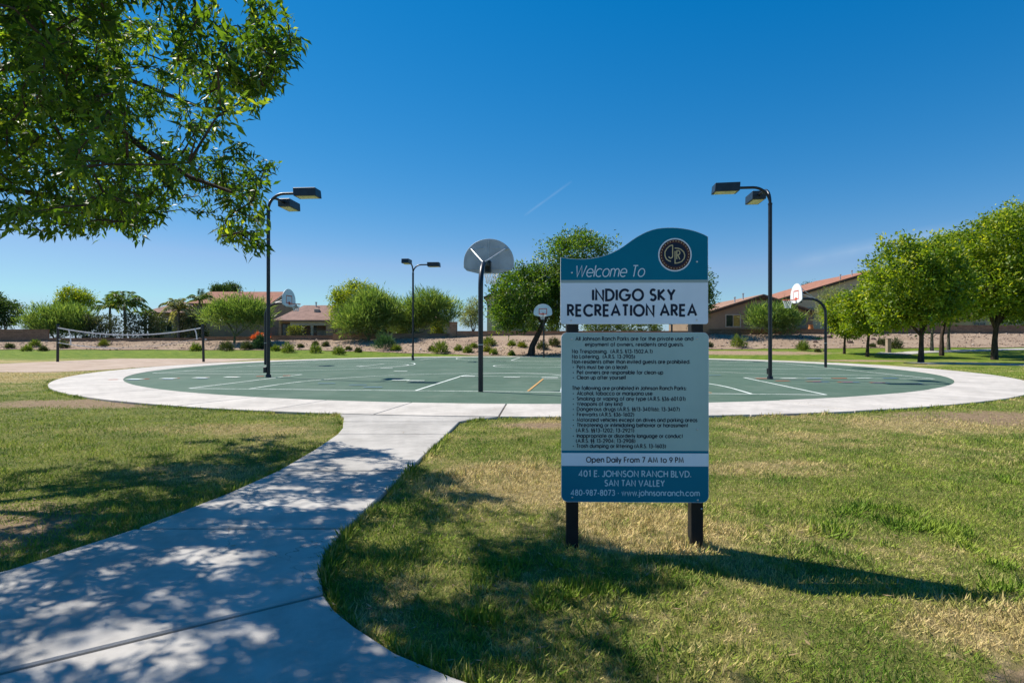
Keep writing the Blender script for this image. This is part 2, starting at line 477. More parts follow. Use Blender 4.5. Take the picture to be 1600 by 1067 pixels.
M['cord'] = mat_plain('white_cord', (0.72, 0.72, 0.70), 0.8, 0.1, 10)
M['netdark'] = mat_plain('dark_net_cord', (0.03, 0.03, 0.03), 0.9, 0.1, 10)
M['teal'] = mat_plain('teal_sign_face', (0.0, 0.17, 0.265), 0.45, 0.06, 2, bump=0.02, spec=0.12)
M['pale'] = mat_plain('pale_sign_face', (0.74, 0.83, 0.91), 0.45, 0.05, 2, bump=0.02, spec=0.2)
M['sage'] = mat_plain('sage_sign_face', (0.37, 0.52, 0.49), 0.45, 0.06, 2, bump=0.02, spec=0.2)
M['stripe'] = mat_plain('grey_green_stripe', (0.34, 0.42, 0.40), 0.4, 0.05, 2, bump=0.02)
M['edge'] = mat_plain('sign_core_edge', (0.75, 0.80, 0.84), 0.45, 0.05, 4)
M['navy'] = mat_plain('navy_lettering', (0.004, 0.012, 0.035), 0.45, 0.1, 4, bump=0.02)
M['white_print'] = mat_plain('white_lettering', (0.74, 0.82, 0.88), 0.45, 0.05, 4, bump=0.02)
M['pale_print'] = mat_plain('pale_blue_lettering', (0.46, 0.66, 0.76), 0.45, 0.05, 4, bump=0.02)
M['brown_print'] = mat_plain('maroon_emblem_ring', (0.09, 0.028, 0.022), 0.45, 0.1, 4, bump=0.02)
M['gold_print'] = mat_plain('gold_emblem_line', (0.62, 0.50, 0.27), 0.45, 0.1, 4, bump=0.02)
M['bolt'] = mat_plain('steel_bolt', (0.62, 0.64, 0.66), 0.3, 0.1, 9, metal=0.8)
M['post'] = mat_plain('black_sign_post', (0.012, 0.012, 0.013), 0.5, 0.3, 6)
M['bark'] = mat_bark('brown_bark', (0.075, 0.055, 0.042))
M['bark_grey'] = mat_bark('grey_bark', (0.16, 0.145, 0.12))
M['bark_green'] = mat_bark('greenish_palo_verde_bark', (0.16, 0.17, 0.08))
M['leaf_near'] = mat_leaf('near_leaf', (0.020, 0.056, 0.007), (0.10, 0.17, 0.016), (0.26, 0.31, 0.035), 0.48, 0.45)
M['leaf_row'] = mat_leaf('bright_broad_leaf', (0.060, 0.120, 0.010), (0.20, 0.265, 0.018), (0.36, 0.37, 0.04), 0.4)
M['leaf_dark'] = mat_leaf('dark_mesquite_leaf', (0.022, 0.062, 0.008), (0.092, 0.17, 0.018), (0.20, 0.26, 0.03), 0.33)
M['leaf_yellow'] = mat_leaf('yellow_green_leaf', (0.09, 0.15, 0.012), (0.23, 0.28, 0.018), (0.34, 0.34, 0.03), 0.35)
M['leaf_verde'] = mat_leaf('palo_verde_leaf', (0.10, 0.18, 0.050), (0.22, 0.31, 0.10), (0.30, 0.36, 0.13), 0.35)
M['leaf_olive'] = mat_leaf('pale_olive_leaf', (0.15, 0.19, 0.08), (0.25, 0.28, 0.13), (0.30, 0.31, 0.15), 0.3)
M['leaf_blue'] = mat_leaf('deep_green_leaf', (0.03, 0.065, 0.02), (0.07, 0.115, 0.035), None, 0.25)
M['leaf_shrub'] = mat_leaf('shrub_leaf', (0.065, 0.115, 0.018), (0.15, 0.205, 0.040), (0.24, 0.25, 0.07), 0.25)
M['leaf_shrub_d'] = mat_leaf('dark_shrub_leaf', (0.030, 0.050, 0.020), (0.075, 0.100, 0.040), (0.15, 0.13, 0.08), 0.2)
M['leaf_shrub_y'] = mat_leaf('yellow_shrub_leaf', (0.11, 0.15, 0.015), (0.20, 0.22, 0.03), None, 0.2)
M['leaf_teal'] = mat_leaf('blue_green_shrub_leaf', (0.025, 0.075, 0.040), (0.060, 0.125, 0.065), None, 0.2)
M['petal'] = mat_leaf('orange_petal', (0.55, 0.06, 0.015), (0.65, 0.14, 0.03), None, 0.2)
M['palm'] = mat_leaf('palm_frond', (0.04, 0.095, 0.018), (0.13, 0.20, 0.04), (0.30, 0.28, 0.07), 0.3)
M['palm_pale'] = mat_leaf('pale_palm_frond', (0.12, 0.16, 0.06), (0.30, 0.30, 0.16), (0.42, 0.38, 0.24), 0.25)
M['block'] = mat_block('brown_block_wall', (0.27, 0.17, 0.115))
M['block_tan'] = mat_block('tan_block_wall', (0.36, 0.225, 0.145))
M['stucco_brown'] = mat_plain('brown_stucco', (0.29, 0.20, 0.145), 0.9, 0.08, 1.0, bump=0.3, bdist=0.02)
M['stucco_rose'] = mat_plain('rose_brown_stucco', (0.36, 0.23, 0.18), 0.9, 0.08, 1.0, bump=0.3, bdist=0.02)
M['stucco_tan'] = mat_plain('tan_stucco', (0.62, 0.42, 0.30), 0.9, 0.08, 1.0, bump=0.3, bdist=0.02)
M['trim'] = mat_plain('beige_trim', (0.42, 0.36, 0.30), 0.8, 0.08, 2.0)
M['trim_dark'] = mat_plain('dark_brown_trim', (0.075, 0.045, 0.032), 0.8, 0.1, 2.0)
M['roof_a'] = mat_roof('terracotta_roof_tile', (0.34, 0.16, 0.105))
M['roof_b'] = mat_roof('brown_roof_tile', (0.30, 0.185, 0.145))
M['roof_c'] = mat_roof('tan_roof_tile', (0.33, 0.20, 0.14))
M['pane'] = mat_plain('window_pane', (0.02, 0.028, 0.032), 0.08, 0.2, 1.0, bump=0.0, spec=0.6)
M['curtain'] = mat_plain('yellow_curtain', (0.36, 0.25, 0.06), 0.8, 0.15, 3.0)
M['rock'] = mat_plain('dark_red_rock', (0.06, 0.035, 0.028), 0.9, 0.3, 3.0, bump=0.6, bdist=0.03)
M['pot'] = mat_plain('orange_clay_pot', (0.48, 0.19, 0.07), 0.7, 0.15, 3.0)
M['stone_post'] = mat_plain('tan_stone_post', (0.38, 0.29, 0.22), 0.9, 0.1, 3.0)

# ------------------------------------------------------------------ terrain
CX, CY = 0.85, 27.2            # middle of the round court
R_IN, R_OUT = 16.5, 18.3
YB = ([-400, -60, -40, -20, -8, -3, 5, 10, 16, 25, 35, 60, 400], [58, 58, 57, 55, 50, 47.0, 46.8, 48.5, 52, 53, 52, 52, 52])
ZB = ([-400, -60, -20, -8, -3, 5, 10, 16, 25, 35, 60, 400], [.35, .35, .35, .12, .02, .02, .25, .48, .5, .6, .7, .7])
ZW = ([-400, -60, -40, -20, 0, 15, 40, 60, 400], [1.2, 1.22, 1.26, 1.42, 1.85, 2.0, 2.1, 2.15, 2.15])
def yb(x): return float(np.interp(x, *YB))
def yw(x): return yb(x) * 0.35 + 0.65 * 53.0 + 9.0
def gz(x, y):
    b = yb(x); w = yw(x); zb = float(np.interp(x, *ZB)); zw = float(np.interp(x, *ZW))
    if y <= b:
        y0 = 43.5 if abs(x - CX) < 12 else 38.0
        return zb * smooth01((y - y0) / (b - y0))
    t = (y - b) / (w - b)
    if t >= 1: return zw
    return zb + (zw - zb) * (0.55 * t + 0.45 * smooth01(t)) + 0.06 * math.sin(x * 0.9) * math.sin(math.pi * t)
def wx(px, d): return (px - 800.0) / FPX * d
def wz(py, d): return CAMZ + (533.5 - py) / FPX * d
def ground_at(px, py):
    d = 3.0
    while d < 75:
        x = wx(px, d)
        if 533.5 + FPX * (CAMZ - gz(x, d)) / d <= py: return x, d, gz(x, d)
        d += 0.1
    d = 60.0
    return wx(px, d), d, gz(wx(px, d), d)

def sheet(name, xs, ys, zf, mat, kind='structure'):
    nx, ny = len(xs), len(ys)
    V = np.array([(x, y, zf(x, y)) for y in ys for x in xs])
    F = np.array([(j * nx + i, j * nx + i + 1, (j + 1) * nx + i + 1, (j + 1) * nx + i) for j in range(ny - 1) for i in range(nx - 1)])
    o = link(name, mesh_np(name, V, F, smooth=True), mat)
    tag(o, kind=kind)
    return o
xs = sorted(set([-2000, -900, -400, -200, -120, -90] + [i * 2.0 for i in range(-36, 37)] + [90, 120, 200, 400, 900, 2000]))
ys = [-300, -100, -40, -20, -10, 0, 5, 10, 15, 20, 25, 30, 34] + [36 + i * 0.75 for i in range(48)] + [75, 85, 100, 140, 220, 400, 900, 2500]
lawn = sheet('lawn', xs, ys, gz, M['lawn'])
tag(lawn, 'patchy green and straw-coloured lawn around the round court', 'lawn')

# gravel bank between lawn and walls
nxg, nyg = 150, 26
Vg, Fg = [], []
for j in range(nyg):
    for i in range(nxg):
        x = -95 + 190 * i / (nxg - 1)
        b, w = yb(x) + 0.35 * math.sin(x * 0.8) + 0.2 * math.sin(x * 2.1), yw(x) + 6.0
        y = b + (w - b) * j / (nyg - 1)
        Vg.append((x, y, gz(x, y) + 0.02 + (0.05 * random.uniform(-1, 1) * (0 < j < nyg - 1) if True else 0) + 0.03))
for j in range(nyg - 1):
    for i in range(nxg - 1):
        a = j * nxg + i; Fg.append((a, a + 1, a + nxg + 1, a + nxg))
o = link('gravel_bank', mesh_np('gravel_bank', np.array(Vg), np.array(Fg), smooth=True), M['gravel'])
tag(o, 'pinkish tan gravel bank rising to the block walls', 'gravel bank', kind='structure')

# loose stones lying on the bank
n = 9000
X = RNG.uniform(-62, 62, n); Yb = np.array([yb(q) for q in X]); Y = Yb + RNG.random(n) ** 0.8 * 9.0
Zs = np.array([gz(a, b) for a, b in zip(X, Y)]) + 0.05
sz = RNG.uniform(0.03, 0.10, n) * np.where(RNG.random(n) < 0.08, 2.0, 1)
oct_ = np.array([(1, 0, 0), (0, 1, 0), (-1, 0, 0), (0, -1, 0), (0, 0, 0.8), (0, 0, -0.6)])
V = np.stack([X, Y, Zs], 1)[:, None, :] + oct_[None] * sz[:, None, None] * RNG.uniform(0.6, 1.3, (n, 6, 1))
fo = np.array([(0, 1, 4), (1, 2, 4), (2, 3, 4), (3, 0, 4), (1, 0, 5), (2, 1, 5), (3, 2, 5), (0, 3, 5)])
F = (np.arange(n)[:, None, None] * 6 + fo[None]).reshape(-1, 3)
M['pebble'] = mat_leaf('granite_stone', (0.16, 0.105, 0.075), (0.36, 0.26, 0.19), (0.48, 0.40, 0.33), 0.0, 0.9)
o = link('loose_stones', mesh_np('loose_stones', V.reshape(-1, 3), F, {'tint': np.repeat(RNG.random(n), 6)}), M['pebble'])
tag(o, 'loose granite stones strewn over the gravel bank', 'stones', kind='stuff')

# sand of the volleyball court
pts = []
for k in range(72):
    a = 2 * math.pi * k / 72
    sx_ = math.copysign(abs(math.cos(a)) ** 0.35, math.cos(a)); sy_ = math.copysign(abs(math.sin(a)) ** 0.35, math.sin(a))
    pts.append((-23.4 + 5.6 * sx_ + 0.15 * math.sin(5 * a), 33.0 + 10.8 * sy_ + 0.2 * math.sin(7 * a)))
mb = MB(); mb.slab(pts, -0.05, 0.012)
sand = mb.build('sand_court', M['sand'])
tag(sand, 'pale sand volleyball court on the left lawn', 'sand court', kind='structure')
SAND = pts

# ------------------------------------------------------------------ concrete apron and court
Z_APRON, Z_COURT, Z_PATH = 0.042, 0.032, 0.036
apron = empty('concrete_apron', (CX, CY, 0))
tag(apron, 'white concrete ring of slabs around the green court', 'concrete apron', kind='structure')
NS = 54
da = 2 * math.pi / NS
gap = 0.013
def arc_pts(r, a0, a1, n): return [(r * math.cos(a0 + (a1 - a0) * i / n), r * math.sin(a0 + (a1 - a0) * i / n)) for i in range(n + 1)]
poly = arc_pts(R_IN + 0.004, gap / R_IN, da - gap / R_IN, 4) + arc_pts(R_OUT, gap / R_OUT, da - gap / R_OUT, 4)[::-1]
poly = poly[::-1]
mb = MB(); mb.slab(poly, -0.1, Z_APRON)
s0 = mb.build('slab', M['concrete'], apron, bevel=0.006)
for k in range(1, NS):
    c = s0.copy(); col.objects.link(c); c.parent = apron; c.rotation_euler = (0, 0, k * da)
    c.location = (0, 0, random.uniform(-0.004, 0.004))
mb = MB(); mb.slab(arc_pts(R_IN, 0, 2 * math.pi * 127 / 128, 127), -0.1, Z_COURT)
court = mb.build('sports_court', M['court'])
court.location = (CX, CY, 0)
tag(court, 'round green painted sports court with white lines', 'sports court', kind='structure')

CROT = R(-6.2)
OFFX, OFFY = 0.05, 0.2
lift = [0.0035]
def cpt(u, v):
    """court coordinates -> local to the court object"""
    c, s = math.cos(CROT), math.sin(CROT)
    return (OFFX + u * c - v * s, OFFY + u * s + v * c)
def stripe(name, pts_uv, w, mat, label=None):
    lift[0] += 0.00025
    z = Z_COURT + lift[0]
    n = len(pts_uv); vs_, fs_ = [], []
    for i in range(n):
        p = Vector(pts_uv[i]); q0 = Vector(pts_uv[max(i - 1, 0)]); q1 = Vector(pts_uv[min(i + 1, n - 1)])
        t = (q1 - q0).normalized(); nn = Vector((-t.y, t.x)) * w / 2
        for s in (1, -1):
            x, y = cpt(*(p + nn * s)); vs_.append((x, y, z))
    for i in range(n - 1): fs_.append((2 * i, 2 * i + 1, 2 * i + 3, 2 * i + 2))
    b = MB(); b.add(vs_, fs_)
    o_ = b.build(name, mat, court)
    # face up
    if o_.data.polygons[0].normal.z < 0: o_.data.flip_normals()
    return o_
LW = 0.07
H, Wd = 14.0, 7.95
def uvrot(k, p):
    u, v = p
    for _ in range(k): u, v = -v, u
    return (u, v)
for k in range(4):
    stripe('painted_line', [uvrot(k, p) for p in ((-Wd, -H), (Wd, -H))], LW, M['white_line'])          # baseline
    stripe('painted_line', [uvrot(k, p) for p in ((-Wd, -H), (-Wd, -Wd))], LW, M['white_line'])        # sidelines
    stripe('painted_line', [uvrot(k, p) for p in ((Wd, -H), (Wd, -Wd))], LW, M['white_line'])
    hoop = (0, -H + 1.5)
    arc = [(-6.3, -H + 0.05)] + [(hoop[0] + 6.3 * math.cos(R(180 - a)), hoop[1] + 6.3 * math.sin(R(180 - a))) for a in range(0, 181, 5)] + [(6.3, -H + 0.05)]
    stripe('painted_line', [uvrot(k, p) for p in arc], LW, M['white_line'])
    stripe('painted_line', [uvrot(k, p) for p in ((-1.83, -H), (-1.83, -H + 5.8))], LW, M['white_line'])
    stripe('painted_line', [uvrot(k, p) for p in ((1.83, -H), (1.83, -H + 5.8))], LW, M['white_line'])
    stripe('painted_line', [uvrot(k, p) for p in ((-1.83, -H + 5.8), (1.83, -H + 5.8))], LW, M['white_line'])
    stripe('painted_line', [uvrot(k, (1.83 * math.cos(R(a)), -H + 5.8 + 1.83 * math.sin(R(a)))) for a in range(0, 181, 6)], LW, M['white_line'])
stripe('painted_line', [(1.83 * math.cos(R(a)), 1.83 * math.sin(R(a))) for a in range(0, 361, 6)], LW, M['white_line'])
stripe('painted_line', [(1.0, -H + 0.1), (1.15, -H + 4.6)], 0.06, M['orange_line'])
stripe('painted_line', [(5.4, -H + 0.1), (5.2, -H + 1.6), (4.5, -H + 3.2), (3.6, -H + 4.4)], 0.05, M['orange_line'])
stripe('painted_line', [(1.15, -H + 4.6), (1.95, -H + 4.6)], 0.07, M['white_line'])
# games painted between the courts: rows of short dashes
def dash(u, v, du, dv, mat, w=0.12): stripe('painted_dash', [(u - du / 2, v - dv / 2), (u + du / 2, v + dv / 2)], w, mat)
for i in range(7): dash(-12.6 + i * 0.75, -11.3 + i * 0.42, 0.22, 0.12, M['red_line'], 0.22)
for i in range(4): dash(-12.1 + i * 0.85, -11.0 + i * 0.42, 0.5, 0.02, M['white_line'], 0.3)
for i in range(3): dash(-11.9 + i * 0.9, -11.3 + i * 0.4, 0.3, 0.1, M['blue_line'], 0.16)
for i in range(6): dash(8.4 + i * 0.85, -8.5 + i * 0.12, 0.5, 0.05, M[('red_line', 'white_line', 'blue_line')[i % 3]], 0.2)
for i in range(4): dash(8.6 + i * 0.85, -9.6 - i * 0.15, 0.45, 0.02, M['red_line'], 0.18)
for i in range(4): dash(9.6 + i * 0.8, -9.9 - i * 0.12, 0.5, 0.02, M['blue_line'], 0.14)
for (u, v) in ((-3.3, -10.6), (-2.75, -10.8), (0.05, -8.9), (1.35, -8.9), (2.7, -9.0), (-1.55, -8.6), (-4.9, -5.6), (-6.3, -3.3), (5.2, -3.0), (6.1, -4.0), (7.0, -3.4), (4.3, -5.2), (3.2, -2.2), (-8.3, -1.2)):
    dash(u, v, 0.55, 0.02, M['white_line'], 0.2)
for (u, v) in ((-3.9, -12.6), (-3.2, -13.3), (-5.0, -12.2), (7.2, -7.0)): dash(u, v, 0.5, 0.05, M['blue_line'], 0.1)

# ------------------------------------------------------------------ path
PATH = empty('concrete_path', (0, 0, 0))
tag(PATH, 'curving concrete path leading to the court apron', 'path', kind='structure')
def apy(x, r=R_OUT + 0.012): return CY - math.sqrt(r * r - (x - CX) ** 2)
PL = [
    [(-3.0, apy(-3.0)), (-2.76, 8.9), (-2.62, 8.4), (-0.80, 8.4), (-0.55, 8.72), (-0.2, apy(-0.2))] + [(x, apy(x)) for x in (-0.9, -1.6, -2.3)],
    [(-2.62, 8.4), (-2.44, 7.8), (-2.34, 7.24), (-0.86, 7.24), (-0.80, 8.4)],
    [(-2.34, 7.24), (-2.27, 6.2), (-2.25, 5.2), (-0.99, 5.2), (-0.86, 7.24)],
    [(-2.25, 5.2), (-2.33, 4.4), (-2.5, 3.6), (-1.09, 3.6), (-1.04, 4.4), (-0.99, 5.2)],
    [(-2.5, 3.6), (-2.74, 2.95), (-3.3, 2.4), (-4.2, 1.95), (-4.9, 1.75), (-3.4, 1.07), (-1.91, 2.03), (-0.91, 2.67), (-1.03, 2.95), (-1.09, 3.2), (-1.09, 3.6)],
    [(-0.91, 2.67), (-1.91, 2.03), (-3.4, 1.07), (-2.6, -0.6), (1.3, -0.6), (1.3, 1.5), (0.7, 1.6), (0.25, 1.77), (-0.21, 2.02), (-0.45, 2.17), (-0.68, 2.38), (-0.82, 2.53)],
    [(-3.4, 1.07), (-4.9, 1.75), (-8.0, 1.3), (-8.0, -0.6), (-2.6, -0.6)],
    [(1.3, 1.5), (1.3, -0.6), (6.0, -0.6), (6.0, 1.45)],
]
def inset(poly, d):
    n = len(poly); out = []
    for i in range(n):
        p, q, r = Vector(poly[i - 1]), Vector(poly[i]), Vector(poly[(i + 1) % n])
        e1 = (q - p).normalized(); e2 = (r - q).normalized()
        n1 = Vector((-e1.y, e1.x)); n2 = Vector((-e2.y, e2.x))
        b = n1 + n2
        b = n1 if b.length < 1e-4 else b.normalized() / max(0.4, b.normalized().dot(n1))
        out.append(tuple(q + b * d))
    return out
for p in PL:
    area = sum(p[i - 1][0] * p[i][1] - p[i][0] * p[i - 1][1] for i in range(len(p)))
    if area < 0: p = p[::-1]
    mb = MB(); mb.slab(inset(p, 0.015), -0.1, Z_PATH)
    mb.build('slab', M['path'], PATH, bevel=0.008)

def in_poly(X, Y, poly):
    inside = np.zeros(X.shape, bool); n = len(poly); j = n - 1
    for i in range(n):
        xi, yi = poly[i]; xj, yj = poly[j]
        c = ((yi > Y) != (yj > Y)) & (X < (xj - xi) * (Y - yi) / (yj - yi + 1e-12) + xi)
        inside ^= c; j = i
    return inside

# ------------------------------------------------------------------ grass
def kite(P, D, S, Lh, Wh, bend, tint, mid=0.45):
    """leaf faces: P base, D direction, S side (n,3), lengths, widths, droop -> V, F, tint"""
    n = len(P)
    Lh = Lh[:, None]; Wh = Wh[:, None]
    up = np.cross(S, D)
    m = P + D * Lh * mid
    tip = P + D * Lh - up * (Lh * bend[:, None])
    V = np.stack([P, m - S * Wh / 2, tip, m + S * Wh / 2], 1).reshape(-1, 3)
    i = np.arange(n)[:, None] * 4
    F = np.concatenate([i + np.array([[0, 1, 2]]), i + np.array([[0, 2, 3]])], 0)
    return V, F, np.repeat(tint, 4)

def unit(a): return a / (np.linalg.norm(a, axis=1, keepdims=True) + 1e-9)

def grass_points():
    out = []
    edges = [1.3, 2.0, 2.6, 3.3, 4.2, 5.4, 7.0, 9.2, 12, 16, 21, 27]
    for a, b in zip(edges[:-1], edges[1:]):
        d = 0.5 * (a + b)
        dens = 9500 * min(1.0, (3.0 / d) ** 1.9)
        half = 1.12 * b + 0.4
        n = int(dens * (b - a) * 2 * half)
        X = RNG.uniform(-half, half, n); Y = RNG.uniform(a, b, n)
        out.append(np.stack([X, Y], 1))
    return np.concatenate(out)
def edge_points():
    out = []
    for p in PL:
        for i in range(len(p)):
            a, b = Vector(p[i - 1]), Vector(p[i]); ln = (b - a).length
            if min(a.y, b.y) < 1.2 or ln < 1e-3: continue
            t_ = (b - a) / ln; nn = Vector((-t_.y, t_.x)); k = int(ln * 520)
            f = RNG.random(k)
            for s in (-1, 1):
                off = s * RNG.uniform(-0.004, 0.05, k)
                out.append(np.stack([a.x + (b.x - a.x) * f + nn.x * off, a.y + (b.y - a.y) * f + nn.y * off], 1))
    for px_c in (0.372, 1.136):      # unmown tufts at the feet of the sign posts
        k = 420; an = RNG.uniform(0, 6.283, k); rr_ = 0.055 + RNG.uniform(0, 1, k) ** 1.5 * 0.12
        out.append(np.stack([px_c + rr_ * np.cos(an), 3.38 + rr_ * np.sin(an)], 1))
    k = 12000; an = RNG.uniform(math.pi * 1.1, math.pi * 1.9, k); rr_ = R_OUT + RNG.uniform(0.0, 0.09, k)
    out.append(np.stack([CX + rr_ * np.cos(an), CY + rr_ * np.sin(an)], 1))
    return np.concatenate(out)
G = grass_points()
n_edge0 = len(G)
G = np.concatenate([G, edge_points()])
X, Y = G[:, 0], G[:, 1]
edge_flag = np.arange(len(G)) >= n_edge0
keep = (X - CX) ** 2 + (Y - CY) ** 2 > (R_OUT + 0.02) ** 2
keep &= ~in_poly(X, Y, SAND)
for p in PL: keep &= ~in_poly(X, Y, p)
def vnoise(X, Y, s, seed):
    """smooth value noise on a lattice"""
    g = np.random.default_rng(seed).random((256, 256))
    x, y = X * s + 64, Y * s + 64
    xi, yi = np.floor(x).astype(int), np.floor(y).astype(int)
    fx, fy = x - xi, y - yi
    fx = fx * fx * (3 - 2 * fx); fy = fy * fy * (3 - 2 * fy)
    q = lambda i, j: g[i % 256, j % 256]
    return (q(xi, yi) * (1 - fx) + q(xi + 1, yi) * fx) * (1 - fy) + (q(xi, yi + 1) * (1 - fx) + q(xi + 1, yi + 1) * fx) * fy
thin = np.ones(len(X))
wob = vnoise(X, Y, 2.2, 3) - 0.5
for (x, y, a, b) in DIRT:
    r2 = ((X - x) / a) ** 2 + ((Y - y) / b) ** 2 + wob * 1.6
    thin = np.minimum(thin, np.clip((r2 - 0.5) / 1.1, 0.05, 1))
clump = vnoise(X, Y, 5.0, 5) * 0.6 + vnoise(X, Y, 1.3, 6) * 0.4
thin *= np.clip(0.35 + 1.15 * clump, 0.25, 1)
keep &= (RNG.random(len(X)) < thin) & (~edge_flag | (vnoise(X, Y, 3.0, 61) > 0.35))
edge_flag = edge_flag[keep]
G = G[keep]; X, Y = G[:, 0], G[:, 1]; n = len(X)
tall = vnoise(X, Y, 1.6, 8) * 0.55 + vnoise(X, Y, 6.0, 9) * 0.45
hgt = (0.017 + 0.036 * np.clip(tall - 0.25, 0, 1) ** 1.2) * RNG.uniform(0.6, 1.5, n)
weed = (vnoise(X, Y, 1.1, 21) > 0.70) & (vnoise(X, Y, 6.5, 22) > 0.58) & (Y < 7)
hgt = np.where(weed, hgt * 1.35 + 0.012, hgt)
hgt = np.where(edge_flag, hgt * 1.35 + 0.012, hgt)
wid = 0.0026 * np.maximum(1, Y / 2.6) ** 0.95 * RNG.uniform(0.7, 1.4, n) * np.where(weed, 1.7, 1)
ang = RNG.uniform(0, 2 * np.pi, n); lean = RNG.uniform(0.35, 1.45, n)
D = np.stack([np.cos(ang) * np.sin(lean), np.sin(ang) * np.sin(lean), np.cos(lean)], 1)
S = unit(np.stack([-np.sin(ang), np.cos(ang), RNG.uniform(-0.3, 0.3, n)], 1))
P = np.stack([X, Y, np.full(n, -0.002)], 1)
tint = np.clip(RNG.normal(0.5, 0.33, n) - np.where(weed, 0.35, 0), 0, 1)
V, F, T = kite(P, D, S, hgt * 1.35, wid, RNG.uniform(0.0, 0.35, n), tint)
o = link('grass', mesh_np('grass', V, F, {'tint': T}), M['blade'])
tag(o, 'short bermuda grass blades, green mixed with straw', 'grass', kind='stuff')
# fallen leaves and thatch straws lying on lawn and path
n = 700
X = RNG.uniform(-4.5, 2.5, n); Y = RNG.uniform(1.9, 7.5, n)
on = np.zeros(n, bool)
for p in PL: on |= in_poly(X, Y, p)
kp = ~on | (RNG.random(n) < 0.10); X, Y, on = X[kp], Y[kp], on[kp]; n = len(X)
ang = RNG.uniform(0, 6.28, n)
D = unit(np.stack([np.cos(ang), np.sin(ang), RNG.uniform(0.0, 0.2, n)], 1)); S = unit(np.stack([-np.sin(ang), np.cos(ang), RNG.uniform(-0.3, 0.3, n)], 1))
V, F, T = kite(np.stack([X, Y, np.where(on, Z_PATH + 0.004, 0.022)], 1), D, S, RNG.uniform(0.03, 0.06, n), RNG.uniform(0.006, 0.013, n), RNG.uniform(0, 0.1, n), RNG.random(n))
M['litter'] = mat_leaf('dry_fallen_leaf', (0.10, 0.065, 0.03), (0.30, 0.21, 0.10), None, 0.1)
o = link('fallen_leaves', mesh_np('fallen_leaves', V, F, {'tint': T}), M['litter'])
tag(o, 'dry fallen leaves scattered under the near tree', 'leaf litter', kind='stuff')

